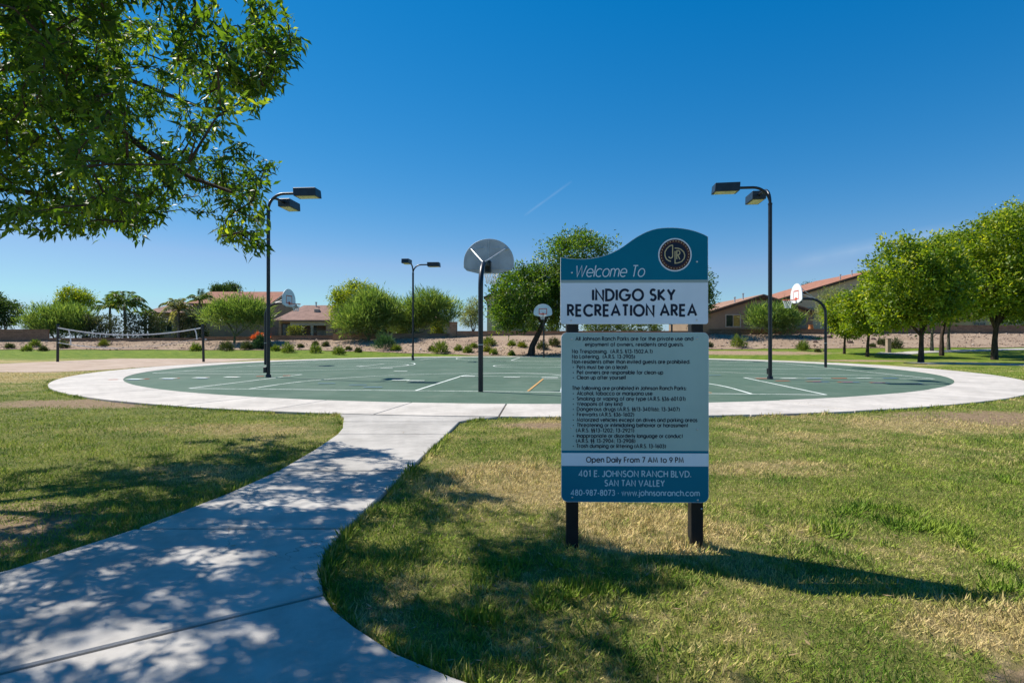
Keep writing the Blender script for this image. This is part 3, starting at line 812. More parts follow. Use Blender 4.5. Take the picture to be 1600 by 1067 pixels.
# ------------------------------------------------------------------ stroke lettering
def A_(cx, cy, rx, ry, a0, a1, n=14):
    return [(cx + rx * math.cos(R(a0 + (a1 - a0) * i / n)), cy + ry * math.sin(R(a0 + (a1 - a0) * i / n))) for i in range(n + 1)]
X_ = 0.72; r_ = 0.36
O_ = lambda: A_(.5, .5, .5, .5, 90, 450, 28)
o_ = lambda cx=.36: A_(cx, r_, .36, .36, 90, 450, 24)
GL = {
 'A': (.84, [[(0, 0), (.42, 1), (.84, 0)], [(.15, .33), (.69, .33)]]),
 'B': (.52, [[(0, .53), (.25, .53)] + A_(.25, .265, .26, .265, 90, -90)[1:] + [(0, 0), (0, 1), (.22, 1)] + A_(.22, .77, .23, .23, 90, -90)[1:]]),
 'C': (.86, [A_(.5, .5, .5, .5, 42, 318, 22)]),
 'D': (.74, [[(0, 0), (0, 1), (.24, 1)] + A_(.24, .5, .5, .5, 90, -90, 18)[1:] + [(0, 0)]]),
 'E': (.5, [[(.5, 1), (0, 1), (0, 0), (.5, 0)], [(0, .53), (.46, .53)]]),
 'F': (.48, [[(.48, 1), (0, 1), (0, 0)], [(0, .53), (.44, .53)]]),
 'G': (1.0, [A_(.5, .5, .5, .5, 42, 358, 24) + [(.56, .48)]]),
 'H': (.66, [[(0, 0), (0, 1)], [(.66, 0), (.66, 1)], [(0, .54), (.66, .54)]]),
 'I': (.0, [[(0, 0), (0, 1)]]),
 'J': (.38, [[(.38, 1), (.38, .22)] + A_(.19, .2, .19, .2, 0, -165)[1:]]),
 'K': (.6, [[(0, 0), (0, 1)], [(.56, 1), (.03, .5), (.6, 0)]]),
 'L': (.42, [[(0, 1), (0, 0), (.42, 0)]]),
 'M': (.92, [[(0, 0), (.13, 1), (.46, .12), (.79, 1), (.92, 0)]]),
 'N': (.7, [[(0, 0), (0, 1), (.7, 0), (.7, 1)]]),
 'O': (1.0, [O_()]),
 'P': (.5, [[(0, 0), (0, 1), (.24, 1)] + A_(.24, .75, .26, .25, 90, -90)[1:] + [(0, .5)]]),
 'R': (.56, [[(0, 0), (0, 1), (.24, 1)] + A_(.24, .75, .26, .25, 90, -90)[1:] + [(0, .5)], [(.22, .5), (.56, 0)]]),
 'S': (.52, [A_(.27, .76, .23, .24, 35, 262) + A_(.26, .26, .26, .26, 80, -150)]),
 'T': (.56, [[(0, 1), (.56, 1)], [(.28, 1), (.28, 0)]]),
 'V': (.76, [[(0, 1), (.38, 0), (.76, 1)]]),
 'W': (1.14, [[(0, 1), (.29, 0), (.57, 1), (.85, 0), (1.14, 1)]]),
 'Y': (.68, [[(0, 1), (.34, .48), (.68, 1)], [(.34, .48), (.34, 0)]]),
 'a': (.72, [o_(), [(.72, X_), (.72, 0)]]), 'b': (.72, [o_(), [(0, 1.03), (0, 0)]]),
 'c': (.62, [A_(.36, r_, .36, .36, 45, 315, 18)]), 'd': (.72, [o_(), [(.72, 1.03), (.72, 0)]]),
 'e': (.72, [[(.02, .36), (.71, .36)] + A_(.36, r_, .36, .36, 0, 315, 20)[1:]]),
 'f': (.3, [A_(.3, .86, .16, .17, 80, 180, 8) + [(.14, 0)], [(0, .7), (.3, .7)]]),
 'g': (.72, [o_(), [(.72, X_), (.72, 0)] + A_(.37, 0, .35, .28, 0, -165, 12)[1:]]),
 'h': (.56, [[(0, 1.03), (0, 0)], [(0, .40)] + A_(.28, .44, .28, .28, 180, 0, 12) + [(.56, 0)]]),
 'i': (.0, [[(0, 0), (0, X_)], [(0, .9), (0, 1.02)]]),
 'j': (.06, [[(.06, X_), (.06, -.18), (-.04, -.27), (-.14, -.25)], [(.06, .9), (.06, 1.02)]]),
 'k': (.48, [[(0, 0), (0, 1.03)], [(.44, .72), (.03, .38), (.48, 0)]]),
 'l': (.0, [[(0, 0), (0, 1.03)]]),
 'm': (.96, [[(0, 0), (0, X_)], [(0, .42)] + A_(.24, .47, .24, .25, 180, 0, 10) + [(.48, 0)], [(.48, .42)] + A_(.72, .47, .24, .25, 180, 0, 10) + [(.96, 0)]]),
 'n': (.56, [[(0, 0), (0, X_)], [(0, .40)] + A_(.28, .44, .28, .28, 180, 0, 12) + [(.56, 0)]]),
 'o': (.72, [o_()]), 'p': (.72, [o_(), [(0, X_), (0, -.28)]]),
 'r': (.28, [[(0, 0), (0, X_)], [(0, .42)] + A_(.24, .46, .24, .25, 180, 75, 8)]),
 's': (.36, [A_(.18, .54, .16, .17, 35, 262, 10) + A_(.18, .19, .18, .19, 80, -150, 10)]),
 't': (.28, [[(.14, 1.0), (.14, 0)], [(0, .7), (.28, .7)]]),
 'u': (.56, [[(0, X_), (0, .28)] + A_(.28, .28, .28, .28, 180, 360, 12) + [(.56, X_)]]),
 'v': (.52, [[(0, X_), (.26, 0), (.52, X_)]]), 'w': (.86, [[(0, X_), (.22, 0), (.43, X_), (.64, 0), (.86, X_)]]),
 'x': (.5, [[(0, X_), (.5, 0)], [(.5, X_), (0, 0)]]), 'y': (.54, [[(0, X_), (.28, .03)], [(.54, X_), (.16, -.28)]]),
 'z': (.46, [[(0, X_), (.46, X_), (0, 0), (.46, 0)]]),
 '0': (.6, [A_(.3, .5, .3, .5, 90, 450, 22)]), '1': (.36, [[(.06, .90), (.27, 1), (.27, 0)]]),
 '2': (.54, [A_(.27, .74, .26, .26, 170, -25) + [(0, 0), (.54, 0)]]),
 '3': (.54, [A_(.26, .76, .23, .24, 160, -80) + A_(.26, .27, .27, .27, 85, -160)]),
 '4': (.62, [[(.46, 0), (.46, 1), (0, .26), (.62, .26)]]),
 '5': (.54, [[(.48, 1), (.14, 1), (.07, .58)] + A_(.25, .32, .29, .32, 115, -150)]),
 '6': (.56, [A_(.28, .3, .28, .3, 150, 510, 20), [(.03, .42), (.36, 1)]]),
 '7': (.54, [[(0, 1), (.54, 1), (.16, 0)]]),
 '8': (.54, [A_(.27, .76, .22, .24, 90, 450, 18), A_(.27, .26, .27, .26, 90, 450, 18)]),
 '9': (.56, [A_(.28, .7, .28, .3, -30, 330, 20), [(.53, .58), (.2, 0)]]),
 '.': (.0, [[(0, -.01), (0, .12)]]), ',': (.06, [[(.06, .1), (0, -.12)]]),
 ':': (.0, [[(0, 0), (0, .12)], [(0, .5), (0, .62)]]), ';': (.06, [[(.06, .1), (0, -.12)], [(.05, .5), (.05, .62)]]),
 '(': (.2, [A_(.5, .42, .5, .64, 130, 230, 10)]), ')': (.2, [A_(-.3, .42, .5, .64, 50, -50, 10)]),
 '-': (.3, [[(0, .36), (.3, .36)]]), '•': (.1, [[(-.02, .40), (.12, .40)]]),
 '§': (.36, [A_(.18, .82, .15, .17, 35, 255, 8) + A_(.18, .5, .18, .15, 75, -75, 6), A_(.18, .42, .18, .17, 105, 255, 6) + A_(.18, .08, .16, .19, 75, -150, 10)]),
}
def ribbon(pts, w, closed=False):
    """mitred strip along a polyline"""
    pts = [Vector(p) for p in pts]
    q = [pts[0]]
    for p in pts[1:]:
        if (p - q[-1]).length > 1e-5: q.append(p)
    pts = q; n = len(pts)
    if n < 2: return [], []
    closed = (pts[0] - pts[-1]).length < 1e-4
    L_, R2 = [], []
    for i in range(n):
        if closed: a, b = pts[(i - 1) if i > 0 else n - 2], pts[(i + 1) if i < n - 1 else 1]
        else: a, b = pts[max(i - 1, 0)], pts[min(i + 1, n - 1)]
        d1 = (pts[i] - a).normalized() if (pts[i] - a).length > 1e-6 else (b - pts[i]).normalized()
        d2 = (b - pts[i]).normalized() if (b - pts[i]).length > 1e-6 else d1
        n1 = Vector((-d1.y, d1.x)); n2 = Vector((-d2.y, d2.x)); m = n1 + n2
        m = n1 if m.length < 1e-3 else m.normalized()
        k = min(1.9, 1 / max(0.3, m.dot(n1)))
        L_.append(pts[i] + m * (w / 2 * k)); R2.append(pts[i] - m * (w / 2 * k))
    V_ = []; F_ = []
    for l, r in zip(L_, R2): V_ += [l, r]
    for i in range(n - 1): F_.append((2 * i, 2 * i + 1, 2 * i + 3, 2 * i + 2))
    return V_, F_

class Print:
    """flat print on a vertical face looking towards -y; y0 is the face"""
    def __init__(self, y0): self.y0 = y0
    def strokes(self, name, lst, w, mat, parent, base=0.0012):
        b = MB()
        for i, s in enumerate(lst):
            V_, F_ = ribbon(s, w)
            if V_: b.add([(v.x, self.y0 - base - 0.00006 * (i % 6), v.y) for v in V_], F_)
        o1 = b.build(name, mat, parent)
        me = o1.data
        flip = [p for p in me.polygons if p.normal.y > 0]
        if flip:
            bm = bmesh.new(); bm.from_mesh(me)
            bmesh.ops.reverse_faces(bm, faces=[f for f in bm.faces if f.normal.y > 0]); bm.to_mesh(me); bm.free()
        return o1
    def line(self, text, x0, x1, zb, cap, wt, mat, parent, shear=0.0, base=0.0012):
        pen = 0.0; raw = []; sp = 0.09 + wt * 1.0; word = 0; wid_ = []
        for ch in text:
            if ch == ' ': pen += 0.44; word += 1; continue
            w, ss = GL[ch]
            for s in ss: raw.append([(pen + p[0], p[1]) for p in s]); wid_.append(word if cap > 0.027 else 0)
            pen += w + sp
        pen -= sp
        k = (x1 - x0 - wt * cap) / pen
        for q in sorted(set(wid_)):
            self.strokes('word' if cap > 0.027 else 'lettering', [[(x0 + wt * cap / 2 + px * k + shear * pz * cap, zb + pz * cap) for px, pz in s] for s, w in zip(raw, wid_) if w == q], wt * cap, mat, parent, base)

# ------------------------------------------------------------------ the park sign
SD = 3.33
SP = FPX / SD
def sxp(px): return (px - 800) / SP
def szp(py): return CAMZ + (533.5 - py) / SP
SXC = sxp(991.5)
sign = empty('park_sign', (SXC, SD, 0), R(-1.2))
tag(sign, 'teal and pale park sign with rules on two black posts', 'sign')
def sx1(px): return sxp(px) - SXC
Z1 = lambda x, y: (sx1(860 + x / 5.926), szp(340 + y / 5.926))
wave = [(95, 365), (150, 373), (200, 379), (250, 382), (300, 383), (350, 380), (400, 374), (450, 364), (500, 351), (545, 336), (590, 316), (635, 292), (680, 264), (720, 235), (760, 206), (805, 177), (850, 152), (895, 131), (940, 115), (990, 103), (1040, 97), (1085, 95), (1130, 95), (1180, 98), (1230, 104), (1280, 113), (1330, 126), (1365, 138), (1400, 152), (1428, 165), (1455, 180)]
def rounded(corner, r, a0, n=5):
    return [(corner[0] + r * math.cos(R(a0 + 90 * i / n)), corner[1] + r * math.sin(R(a0 + 90 * i / n))) for i in range(n + 1)]
xl, xr = sx1(876), sx1(1105.6)
TH = 0.012
zb1 = szp(506.5)
rr = 0.014
top_out = [Z1(x, y) for x, y in wave][::-1]
outline = rounded((xl + rr, zb1 + rr), rr, 180) + rounded((xr - rr, zb1 + rr), rr, 270) + top_out
p1 = MB().prism(outline, 0, TH).build('welcome_panel', M['edge'], sign)
# printed faces: thin sheets proud of the panel
def face(name, poly, y, mat, parent):
    b = MB(); n_ = len(poly); b.add([(x, y, z) for x, z in poly], [tuple(range(n_))])
    o1 = b.build(name, mat, parent)
    if o1.data.polygons[0].normal.y > 0: o1.data.flip_normals()
    return o1
ins = lambda poly, d: inset(poly, d)
z_t = szp(340 + 578 / 5.926); z_s = szp(340 + 604 / 5.926)
e = 0.0022
ring_in = inset(outline, e)
teal_poly = [(xl + e, z_t), (xr - e, z_t)] + [(min(max(x, xl + e), xr - e), z - e) for x, z in top_out]
face('teal_face', teal_poly, -0.0008, M['teal'], p1)
face('stripe_face', [(xl + e, z_s), (xr - e, z_s), (xr - e, z_t), (xl + e, z_t)], -0.0009, M['stripe'], p1)
lo = inset(rounded((xl + rr, zb1 + rr), rr, 180) + rounded((xr - rr, zb1 + rr), rr, 270) + [(xr, z_s + e), (xl, z_s + e)], e)
face('pale_face', lo, -0.0008, M['pale'], p1)
pr = Print(-0.0008)
def t1(text, x0, x1, yb_, cap, wt, mat, shear=0.0):
    pr.line(text, Z1(x0, 0)[0], Z1(x1, 0)[0], Z1(0, yb_)[1], cap / 5.926 / SP, wt, mat, p1, shear)
t1('Welcome To', 222, 868, 547, 102, 0.085, M['white_print'], 0.20)
t1('INDIGO SKY', 385, 1158, 765, 97, 0.225, M['navy'])
t1('RECREATION AREA', 154, 1356, 908, 97, 0.225, M['navy'])
# round emblem
ec = Z1(1150, 347); u_ = 1 / 5.926 / SP
def disc(name, r, y, mat, n_=40):
    return face(name, [(ec[0] + r * u_ * math.cos(2 * math.pi * i / n_), ec[1] + r * u_ * math.sin(2 * math.pi * i / n_)) for i in range(n_)], y, mat, p1)
disc('emblem_rim', 154, -0.0018, M['white_print'])
disc('emblem_ring', 142, -0.0024, M['brown_print'])
disc('emblem_disc', 112, -0.0030, M['navy'])
pe = Print(-0.0030)
E1 = lambda lst: [Z1(*p) for p in lst]
mono = [E1([(1128, 256), (1100, 266), (1075, 288), (1058, 320), (1057, 355), (1070, 385), (1092, 402), (1112, 408)]),
        E1([(1128, 256), (1128, 360), (1122, 374), (1110, 378), (1098, 374), (1092, 362)]),
        E1([(1146, 286), (1175, 287), (1205, 298), (1230, 322), (1240, 352), (1232, 385), (1210, 410), (1180, 422), (1150, 425), (1150, 312)]),
        E1([(1166, 388), (1166, 310), (1182, 309), (1193, 318), (1195, 332), (1187, 345), (1168, 350)]), E1([(1176, 350), (1194, 390)])]
pe.strokes('emblem_monogram', mono, 9 * u_, M['gold_print'], p1)
pe.strokes('emblem_dots', [[(ec[0] + 127 * u_ * math.cos(R(a)), ec[1] + 127 * u_ * math.sin(R(a))), (ec[0] + 127 * u_ * math.cos(R(a + 4)), ec[1] + 127 * u_ * math.sin(R(a + 4)))] for a in range(0, 360, 12)], 7 * u_, M['gold_print'], p1, base=0.0006)
# lower rules panel
Z2 = lambda x, y: (sx1(860 + x / 5.615), szp(510 + y / 5.615))
Z3 = lambda x, y: (sx1(860 + x / 5.615), szp(690 + y / 5.615))
xl2, xr2 = sx1(877.2), sx1(1106.5)
zt2, zb2 = szp(519.6), szp(784.5)
rt, rb = 0.033, 0.040
out2 = rounded((xl2 + rb, zb2 + rb), rb, 180) + rounded((xr2 - rb, zb2 + rb), rb, 270) + rounded((xr2 - rt, zt2 - rt), rt, 0) + rounded((xl2 + rt, zt2 - rt), rt, 90)
p2 = MB().prism(out2, 0, TH).build('rules_panel', M['edge'], sign)
zq = [Z3(0, y)[1] for y in (78, 100, 213)]
face('sage_face', inset([(xl2, zq[0] - e), (xr2, zq[0] - e)] + rounded((xr2 - rt, zt2 - rt), rt, 0) + rounded((xl2 + rt, zt2 - rt), rt, 90), e), -0.0008, M['sage'], p2)
face('stripe_face', [(xl2 + e, zq[1]), (xr2 - e, zq[1]), (xr2 - e, zq[0]), (xl2 + e, zq[0])], -0.0009, M['teal'], p2)
face('pale_face', [(xl2 + e, zq[2]), (xr2 - e, zq[2]), (xr2 - e, zq[1]), (xl2 + e, zq[1])], -0.0008, M['pale'], p2)
face('teal_face', inset(rounded((xl2 + rb, zb2 + rb), rb, 180) + rounded((xr2 - rb, zb2 + rb), rb, 270) + [(xr2, zq[2] + e), (xl2, zq[2] + e)], e), -0.0009, M['teal'], p2)
pr2 = Print(-0.0009)
RULES = [
 ('All Johnson Ranch Parks are for the private use and', 220, 1250, 123), ('enjoyment of owners, residents and guests.', 303, 1167, 173),
 ('No Trespassing.  (A.R.S. §13-1502.A.1)', 190, 895, 234), ('No Loitering.  (A.R.S. 13-2905)', 190, 742, 280),
 ('Non-residents other than invited guests are prohibited.', 190, 1222, 325),
 ('• Pets must be on a leash', 232, 676, 372), ('• Pet owners are responsible for clean-up', 232, 988, 418), ('• Clean up after yourself', 232, 664, 463),
 ('The following are prohibited in Johnson Ranch Parks:', 190, 1190, 556), ('• Alcohol, tobacco or marijuana use', 232, 895, 602),
 ('• Smoking or vaping of any type (A.R.S. §36-601.01)', 232, 1182, 649), ('• Weapons of any kind', 232, 632, 695),
 ('• Dangerous drugs (A.R.S. §§13-3401(6); 13-3407)', 232, 1132, 740), ('• Fireworks (A.R.S. §36-1602)', 232, 735, 787),
 ('• Motorized vehicles except on drives and parking areas', 232, 1285, 834), ('• Threatening or intimidating behavior or harassment', 232, 1205, 880),
 ('(A.R.S. §§13-1202; 13-2921)', 224, 735, 926), ('• Inappropriate or disorderly language or conduct', 232, 1160, 974),
 ('(A.R.S. §§ 13-2904; 13-2908)', 224, 745, 1018), ('• Trash dumping or littering (A.R.S. 13-1603)', 228, 1012, 1063)]
CAP = 31 / 5.615 / SP
for (t, x0, x1, yb_) in RULES:
    z0 = Z2(0, yb_)[1]
    if t[0] == '•':
        t = t[2:]
        xb = Z2(202, 0)[0]
        pr2.strokes('bullet', [[(xb - 0.003, z0 + 0.4 * CAP), (xb + 0.003, z0 + 0.4 * CAP)]], 0.006, M['navy'], p2)
    pr2.line(t, Z2(x0, 0)[0], Z2(x1, 0)[0], z0, CAP, 0.20, M['navy'], p2)
def t3(text, x0, x1, yb_, cap, wt, mat): pr2.line(text, Z3(x0, 0)[0], Z3(x1, 0)[0], Z3(0, yb_)[1], cap / 5.615 / SP, wt, mat, p2)
t3('Open Daily From 7 AM to 9 PM', 313, 1166, 180, 44, 0.18, M['navy'])
t3('401 E. JOHNSON RANCH BLVD.', 248, 1231, 305, 50, 0.185, M['pale_print'])
t3('SAN TAN VALLEY', 474, 1002, 387, 50, 0.185, M['pale_print'])
t3('480-987-8073 • www.johnsonranch.com', 179, 1306, 470, 46, 0.185, M['pale_print'])
def bolt(p, parent, y=-0.0009):
    n_ = 10; r = 0.0062; b = MB()
    ring = [[(p[0] + r * q * math.cos(2 * math.pi * i / n_), y - h, p[1] + r * q * math.sin(2 * math.pi * i / n_)) for i in range(n_)] for q, h in ((1, 0), (0.85, 0.003), (0.35, 0.0048))]
    vs_ = sum(ring, [])
    fs_ = [(k * n_ + i, k * n_ + (i + 1) % n_, (k + 1) * n_ + (i + 1) % n_, (k + 1) * n_ + i) for k in range(2) for i in range(n_)] + [tuple(2 * n_ + i for i in range(n_))]
    b.add(vs_, fs_).build('bolt', M['bolt'], parent, smooth=True)
for p in ((200, 508), (1352, 410), (193, 950), (1350, 948)): bolt(Z1(*p), p1)
for p in ((187, 108), (1283, 105), (185, 888), (1285, 898)): bolt(Z2(*p), p2)
for p in ((193, 490), (1288, 506)): bolt(Z3(*p), p2)
for px in (895, 1090):
    xc = sx1(px); w2 = 0.037
    o1 = MB().box(xc - w2, xc + w2, TH + 0.001, TH + 0.001 + 2 * w2, -0.25, szp(430)).build('post', M['post'], sign, bevel=0.004)
bolt((sx1(1096.5), szp(795)), sign, TH + 0.001)

# ------------------------------------------------------------------ basketball hoops
def make_hoop(loc, rz, label):
    """pole at the origin, arm and board reach along +y"""
    t = empty('basketball_hoop', loc, rz)
    tag(t, label, 'basketball hoop', 'basketball hoops around the court')
    b = MB(); pts = [(0, 0, -0.2), (0, 0, 0.5), (0, 0, 1.5), (0, 0, 2.55)]
    rad = 0.72
    for a in range(10, 91, 10): pts.append((0, rad - rad * math.cos(R(a)), 2.55 + rad * math.sin(R(a))))
    pts.append((0, 1.1, 3.27))
    b.tube(pts, 0.062, 14).build('pole', M['black_metal'], t, smooth=True)
    MB().tube([(0, 0, 1.15), (0, 0, 1.17)], 0.066, 14).build('band', M['galv'], t, smooth=True)
    yb0 = 1.30
    UP = 0.17
    # fan-shaped board
    out = [(-0.27, 2.90), (0.27, 2.90), (0.60, 2.985), (0.685, 3.07), (0.685, 3.22)]
    out += [(0.685 * math.cos(R(a)), 3.22 + 0.62 * math.sin(R(a))) for a in range(8, 173, 8)]
    out += [(-0.685, 3.22), (-0.685, 3.07), (-0.60, 2.985)]
    out = [(a_, c_ + UP) for a_, c_ in out]
    bd = MB().prism(out, yb0, yb0 + 0.035).build('backboard', M['board_grey'], t, bevel=0.004)
    fr = inset(out, 0.012)
    n_ = len(fr); f = MB(); f.add([(x, yb0 + 0.0375, z) for x, z in fr], [tuple(range(n_))])
    ff = f.build('front_face', M['board_white'], bd)
    if ff.data.polygons[0].normal.y < 0: ff.data.flip_normals()
    f = MB()
    x0, x1, z0, z1, w = -0.305, 0.305, 3.07 + UP, 3.50 + UP, 0.05
    yy = yb0 + 0.0395
    for (a, b_, c, d_) in ((x0, x1, z1 - w, z1), (x0, x1, z0, z0 + w), (x0, x0 + w, z0 + w, z1 - w), (x1 - w, x1, z0 + w, z1 - w)):
        f.add([(a, yy, c), (b_, yy, c), (b_, yy, d_), (a, yy, d_)], [(0, 1, 2, 3)])
    sq = f.build('target_square', M['orange'], bd)
    # stiffening ribs on the back
    rb_ = MB()
    rb_.box(-0.012, 0.012, yb0 - 0.02, yb0 - 0.001, 2.92 + UP, 3.80 + UP)
    rb_.box(-0.62, 0.62, yb0 - 0.016, yb0 - 0.001, 3.00 + UP, 3.02 + UP)
    for s in (-1, 1):
        rb_.box(s * 0.2 - 0.10, s * 0.2 + 0.10, yb0 - 0.014, yb0 - 0.0012, 3.575 + UP, 3.59 + UP)
        rb_.box(s * 0.47 - 0.07, s * 0.47 + 0.07, yb0 - 0.03, yb0 - 0.0014, 3.545 + UP, 3.575 + UP)
    rb_.build('back_rib', M['galv'], bd)
    for s in (-1, 1):
        MB().tube([(0, 0.42, 3.24), (s * 0.1, 0.62, 3.34), (s * 0.47, yb0 - 0.02, 3.56 + UP)], 0.017, 8).build('brace', M['galv'], t, smooth=True)
    MB().box(-0.075, 0.075, yb0 - 0.21, yb0 - 0.004, 3.08, 3.40).build('mount_box', M['black_metal'], t, bevel=0.008)
    # rim, with its bracket
    cz, cy, rr_ = 3.05 + UP, yb0 + 0.0375 + 0.15 + 0.23, 0.23
    ring = [(rr_ * math.cos(R(a)), cy + rr_ * math.sin(R(a)), cz) for a in range(0, 361, 12)]
    rm = MB().tube(ring, 0.011, 7, cap=False).build('rim', M['orange'], t, smooth=True)
    MB().box(-0.07, 0.07, yb0 + 0.040, yb0 + 0.20, cz - 0.03, cz - 0.014).box(-0.07, 0.07, yb0 + 0.041, yb0 + 0.055, cz - 0.0135, cz + 0.12).build('bracket', M['orange'], rm)
    nb = MB(); kN = 12
    def npt(i, lev):
        rl = (0.225, 0.19, 0.16, 0.135, 0.12)[lev]; a = 2 * math.pi * (i + 0.5 * lev) / kN
        return (rl * math.cos(a), cy + rl * math.sin(a), cz - 0.005 - 0.095 * lev)
    for lev in range(4):
        for i in range(kN):
            nb.tube([npt(i, lev), npt(i, lev + 1)], 0.006, 4, cap=False)
            nb.tube([npt(i, lev), npt(i - 1, lev + 1)], 0.006, 4, cap=False)
    nb.build('net', M['cord'], rm)
    return t
def court_world(u, v):
    x, y = cpt(u, v); return (CX + x, CY + y)
zc = Z_COURT
HB = 14.1
for (u, v, rz, lab) in ((-0.15, -HB, 0, 'near basketball hoop seen from behind, grey fan backboard on black pole'),
                        (0, HB, 180, 'farthest basketball hoop facing us in front of the leaning mesquite'),
                        (-HB, 0, -90, 'basketball hoop beside the left lamp post, board turned to the right'),
                        (HB, 0, 90, 'basketball hoop on curved black pole right of the right lamp post')):
    x, y = court_world(u, v)
    make_hoop((x, y, zc), CROT + R(rz), lab)

# ------------------------------------------------------------------ lamp posts
def lamp(loc, rz, label, hgt_=6.35, box_side=1):
    """two heads: along +x and along +y"""
    t = empty('lamp_post', loc, rz)
    tag(t, label, 'lamp post', 'lamp posts at the corners of the courts')
    top = hgt_ + 0.02
    MB().tube([(0, 0, -0.2), (0, 0, top - 0.62)], 0.062, 12).build('pole', M['black_metal'], t, smooth=True)
    MB().tube([(0, 0, 0), (0, 0, 0.10)], [0.10, 0.085], 12).build('base_collar', M['black_metal'], t, smooth=True)
    MB().box(box_side * 0.06, box_side * 0.16, -0.06, 0.06, 0.16, 0.36).build('junction_box', M['black_metal'], t, bevel=0.01)
    MB().tube([(0, 0, top - 0.65), (0, 0, top - 0.60)], 0.07, 12).build('joint_ring', M['black_metal'], t, smooth=True)
    for k in range(2):
        a = k * math.pi / 2
        ca, sa = math.cos(a), math.sin(a)
        pts = [(0, 0, top - 0.605 - 0.002 * k)]
        for q in range(0, 91, 10):
            s = 0.55 - 0.55 * math.cos(R(q)); pts.append((s * ca, s * sa, top - 0.6 + 0.55 * math.sin(R(q)) + (0.0 if k == 0 else -0.02)))
        pts.append((1.06 * ca, 1.06 * sa, pts[-1][2]))
        ar = MB().tube(pts, 0.046, 10).build('arm', M['black_metal'], t, smooth=True)
        z = pts[-1][2]
        hd = empty_part = None
        b = MB()
        l0, l1, w_, h_ = 1.0, 1.82, 0.23, 0.14
        prof = [(l0 + 0.02, z - 0.14), (l1, z - 0.15), (l1 - 0.03, z + 0.13), (l0, z + 0.14)]
        vs_ = []
        for s in (-1, 1):
            for (l, zz) in prof:
                vs_.append((l * ca - s * w_ * sa, l * sa + s * w_ * ca, zz))
        b.add(vs_, [(0, 1, 2, 3), (7, 6, 5, 4), (0, 4, 5, 1), (1, 5, 6, 2), (2, 6, 7, 3), (3, 7, 4, 0)])
        hd = b.build('lamp_head', M['lamp_metal'], t, bevel=0.012)
        g = MB()
        q = [(l0 + 0.10, -0.18), (l1 - 0.06, -0.18), (l1 - 0.06, 0.18), (l0 + 0.10, 0.18)]
        g.add([(l * ca - s * sa, l * sa + s * ca, z - 0.1545 - 0.0 * l) for l, s in q] + [(l * ca - s * sa, l * sa + s * ca, z - 0.135) for l, s in q],
              [(0, 1, 2, 3), (7, 6, 5, 4), (0, 4, 5, 1), (1, 5, 6, 2), (2, 6, 7, 3), (3, 7, 4, 0)])
        g.build('lens', M['lens'], hd)
    return t
lamp((-8.42, 18.8, zc), R(-6), 'left lamp post with two box heads, partly behind the tree branch', box_side=-1)
lamp((8.47, 17.85, zc), R(84), 'tall black lamp post to the right of the sign')
lamp((-6.55, 36.0, zc), R(-96), 'distant black lamp post left of the near hoop')
lamp((10.75, 36.6, zc), R(174), 'distant lamp post mostly hidden behind the park sign')

# ------------------------------------------------------------------ volleyball net
def net_post(x, y, lean, label):
    t = empty('net_post', (x, y, 0))
    tag(t, label, 'net post', 'posts of the volleyball net')
    MB().tube([(0, 0, -0.3), (lean * 0.5, 0, 1.1), (lean, 0, 2.28)], 0.075, 10).build('post', M['black_metal'], t, smooth=True)
    MB().tube([(lean, 0, 2.28), (lean, 0, 2.34)], [0.085, 0.06], 10).build('cap', M['black_metal'], t, smooth=True)
    MB().box(0.07, 0.17, -0.03, 0.03, 1.35, 1.45).build('winch', M['galv'], t, bevel=0.01)
VX0, VX1, VY = -28.15, -19.1, 33.7
net_post(VX0, VY, 0.03, 'left black post of the volleyball net')
net_post(VX1, VY, -0.06, 'right black post of the volleyball net')
net = empty('volleyball_net', (VX0, VY - 0.09, 0))
tag(net, 'sagging white-taped volleyball net strung between two black posts', 'volleyball net')
Ln = VX1 - VX0
def topz(s): return 2.17 - 0.46 * (1 - (2 * s - 1) ** 2)
def botz(s): return 1.38 - 0.50 * (1 - (2 * s - 0.85) ** 2) if s < 0.92 else 1.38 - 0.50 * (1 - (2 * s - 0.85) ** 2)
S_ = [i / 40 for i in range(41)]
def band(fz, s0, s1, h):
    b = MB(); ss = [s0 + (s1 - s0) * i / 40 for i in range(41)]
    for i in range(40):
        a, c = ss[i], ss[i + 1]
        b.add([(a * Ln, y, fz(a) + dz) for y in (-0.012, 0.012) for dz in (-h, 0)] + [(c * Ln, y, fz(c) + dz) for y in (-0.012, 0.012) for dz in (-h, 0)],
              [(0, 4, 5, 1), (2, 3, 7, 6), (1, 5, 7, 3), (0, 2, 6, 4)] + ([(0, 1, 3, 2)] if i == 0 else []) + ([(4, 6, 7, 5)] if i == 39 else []))
    return b
band(topz, 0.01, 0.985, 0.075).build('top_tape', M['cord'], net)
band(botz, 0.01, 0.40, 0.04).build('bottom_tape', M['cord'], net)
band(botz, 0.40, 0.985, 0.014).build('bottom_cord', M['cord'], net)
for s in (0.085, 0.945):
    MB().tube([(s * Ln, -0.02, topz(s)), ((s + 0.012) * Ln, -0.02, 0.5 * (topz(s) + botz(s))), ((s + 0.016) * Ln, -0.02, botz(s) - 0.03)], 0.032, 6).build('side_tape', M['cord'], net)
b = MB()
for i in range(1, 90):
    s = 0.09 + 0.85 * i / 90
    b.tube([(s * Ln, 0, topz(s) - 0.06), (s * Ln, 0, botz(s))], 0.0016, 3, cap=False)
for j in range(1, 8):
    b.tube([((0.09 + 0.85 * i / 30) * Ln, 0, topz(0.09 + 0.85 * i / 30) * (1 - j / 8) + botz(0.09 + 0.85 * i / 30) * j / 8) for i in range(31)], 0.0016, 3, cap=False)
b.build('mesh', M['netdark'], net)

